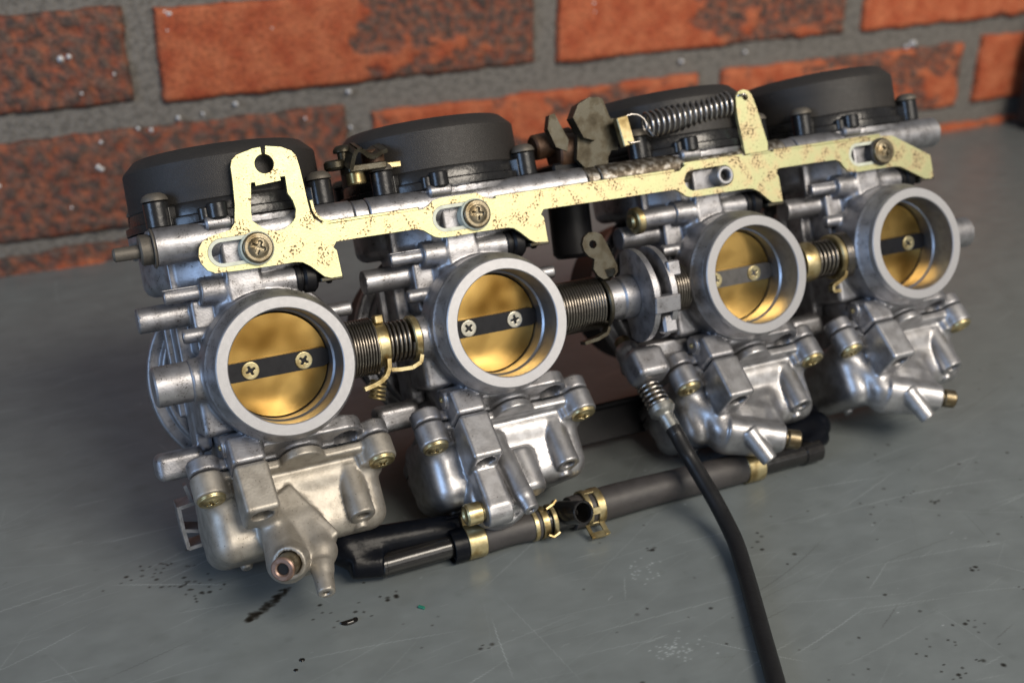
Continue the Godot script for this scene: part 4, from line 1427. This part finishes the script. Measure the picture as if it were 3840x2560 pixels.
	mk.strip(PackedVector3Array([Vector3(-40.6, -68.2, -62), Vector3(-31, -67.4, -62)]), Vector3(0, -0.25, 1).normalized(), 4.2, 1.5)
	mk.strip(PackedVector3Array([Vector3(-41.0, -60.6, -62), Vector3(-34, -62.4, -62)]), Vector3(0, -0.25, 1).normalized(), 4.2, 1.5)
	mk.strip(PackedVector3Array([Vector3(-37.4, -43.6, -62), Vector3(-36, -50.0, -62)]), Vector3(0, -0.25, 1).normalized(), 1.6, 1.4)
	part("bright_spring_clip", mk, mat.cast_bowl, rail)


# ---------------------------------------------------------------- the adjuster cable
func from_bank(p: Vector3) -> Vector3:
	return Basis(Vector3.RIGHT, -TILT) * p + Vector3(0, BANK_UP, 0)


func build_cable() -> void:
	var o := group("adjuster_cable", self)
	tag(o, "black sheathed adjuster cable with a spring, running from the third carburetor across the bench", "cable")
	var dir := bf(0.1, 1, 0).normalized()
	var p0 := Vector3(159.3, -36.2, -25)
	var along_dir := Basis(Vector3.RIGHT, -TILT) * dir
	var f := Casting.new()
	f.cell = 0.9
	f.box(bowl_frame(161, 14.2, -36), Vector3(8, 7.2, 6.4), 3.0)
	f.caps(p0 - dir * 12.5, p0 - dir * 1.5, 6.0, 6.6, 2.0)
	f.box(at(176, -27, -34), Vector3(12, 4, 6), 1.5, 2.0)
	f.run()
	var lug := put("adjuster_lug", f.made.mesh(), mat.cast, get_node("carburetor_bank"))
	tag(lug, "lug holding the adjuster cable")
	var w0 := from_bank(p0)
	var mk := MeshMaker.new()
	mk.helix(w0 - along_dir * 1.0, along_dir, 4.6, 0.72, 7.5, 17.0, 0.3, 9, 5.0)
	part("adjuster_spring", mk, mat.spring_bright, o)
	mk = MeshMaker.new()
	mk.rod(w0 - along_dir * 18.0, w0 + along_dir * 18, 2.7, 0.3)
	mk.rod(w0 - along_dir * 20.5, w0 - along_dir * 14.5, 3.6, 0.8)
	part("adjuster_screw", mk, mat.screw_old, o)
	mk = MeshMaker.new()
	mk.lathe([Vector2(0, 15.4), Vector2(5.2, 15.5), Vector2(5.9, 16.2), Vector2(5.9, 18.6), Vector2(5.0, 19.8), Vector2(3.9, 20.6), Vector2(3.5, 21.4), Vector2(3.4, 31.0), Vector2(2.0, 31.4)], MeshMaker.along(w0, along_dir), 32, 25)
	part("cable_ferrule", mk, mat.ferrule, o)
	mk = MeshMaker.new()
	mk.rod(w0 + along_dir * 26.5 + Vector3(0.3, 1.8, 2.4) * 0.4, w0 + along_dir * 26.5 + Vector3(0.3, 1.8, 2.4) * 1.25, 0.7, 0.1, 10)
	part("crimp_dimple", mk, mat.dark_hole, o)
	# sheath: down to the bench, then along it out of view
	var pts := [w0 + along_dir * 27.5, w0 + along_dir * 31, Vector3(165.6, 26.2, 21), Vector3(166.9, 20, 29.6), Vector3(167.5, 14.5, 39.2), Vector3(167.3, 10.2, 47.6), Vector3(164.8, 6.3, 60.7), Vector3(159.2, 4.2, 75.2), Vector3(153.3, 3.5, 88.3), Vector3(141.9, 3.5, 111.9), Vector3(131.1, 3.5, 134.6), Vector3(110, 3.5, 178), Vector3(80, 3.5, 240), Vector3(40, 3.5, 330)]
	var curve := Curve3D.new()
	for i in pts.size():
		var a: Vector3 = pts[maxi(i - 1, 0)]
		var b: Vector3 = pts[mini(i + 1, pts.size() - 1)]
		var t: Vector3 = (b - a).normalized()
		curve.add_point(pts[i], -t * (pts[i] - a).length() * 0.33, t * (b - pts[i]).length() * 0.33)
	curve.bake_interval = 2.5
	mk = MeshMaker.new()
	mk.tube(curve.get_baked_points(), PackedFloat32Array([3.45]), 28)
	part("cable_sheath", mk, mat.cable, o)


# ---------------------------------------------------------------- scene
func area_light(called: String, at_point: Vector3, aim: Vector3, size: Vector2, energy: float, color: Color) -> void:
	var l := AreaLight3D.new()
	l.name = called
	l.area_size = size
	l.light_energy = energy
	l.light_color = color
	l.shadow_enabled = true
	add_child(l)
	l.look_at_from_position(at_point, aim, Vector3.UP if absf((aim - at_point).normalized().y) < 0.95 else Vector3.BACK)


func _ready() -> void:
	var cam := Camera3D.new()
	cam.name = "camera"
	add_child(cam)
	var lens := CameraAttributesPhysical.new()
	lens.frustum_focal_length = 12.0 / tan(deg_to_rad(32.07 / 2.0))
	lens.exposure_aperture = 11.5
	lens.frustum_focus_distance = 447.0 * S
	lens.frustum_near = 0.02
	lens.frustum_far = 30.0
	cam.attributes = lens
	cam.transform = Transform3D(CAM_BASIS, CAM_AT * S)
	cam.current = true
	var env := Environment.new()
	env.background_mode = Environment.BG_COLOR
	env.background_color = Color(0.17, 0.17, 0.175).linear_to_srgb()
	env.tonemap_mode = Environment.TONE_MAPPER_LINEAR
	env.tonemap_exposure = 1.05
	env.sdfgi_enabled = true
	env.ssao_enabled = true
	env.ssil_enabled = true
	var we := WorldEnvironment.new()
	we.name = "world_environment"
	we.environment = env
	add_child(we)
	area_light("workshop_lamp", Vector3(0.42, 0.98, 0.92), Vector3(0.12, 0.05, 0.0), Vector2(0.75, 0.35), 1.75, Color(1.0, 0.955, 0.89))
	area_light("front_fill", Vector3(0.55, 0.62, 1.75), Vector3(0.15, 0.05, 0.0), Vector2(1.5, 0.8), 0.85, Color(1.0, 0.98, 0.95))  # unseen fill light added for reflections on the rings and rail
	area_light("side_window", Vector3(-1.15, 0.50, 0.42), Vector3(0.1, 0.06, 0.0), Vector2(0.45, 0.6), 0.65, Color(0.68, 0.82, 1.0))
	make_materials()
	build_bench()
	build_wall()
	build_bank()
	build_loose_things()
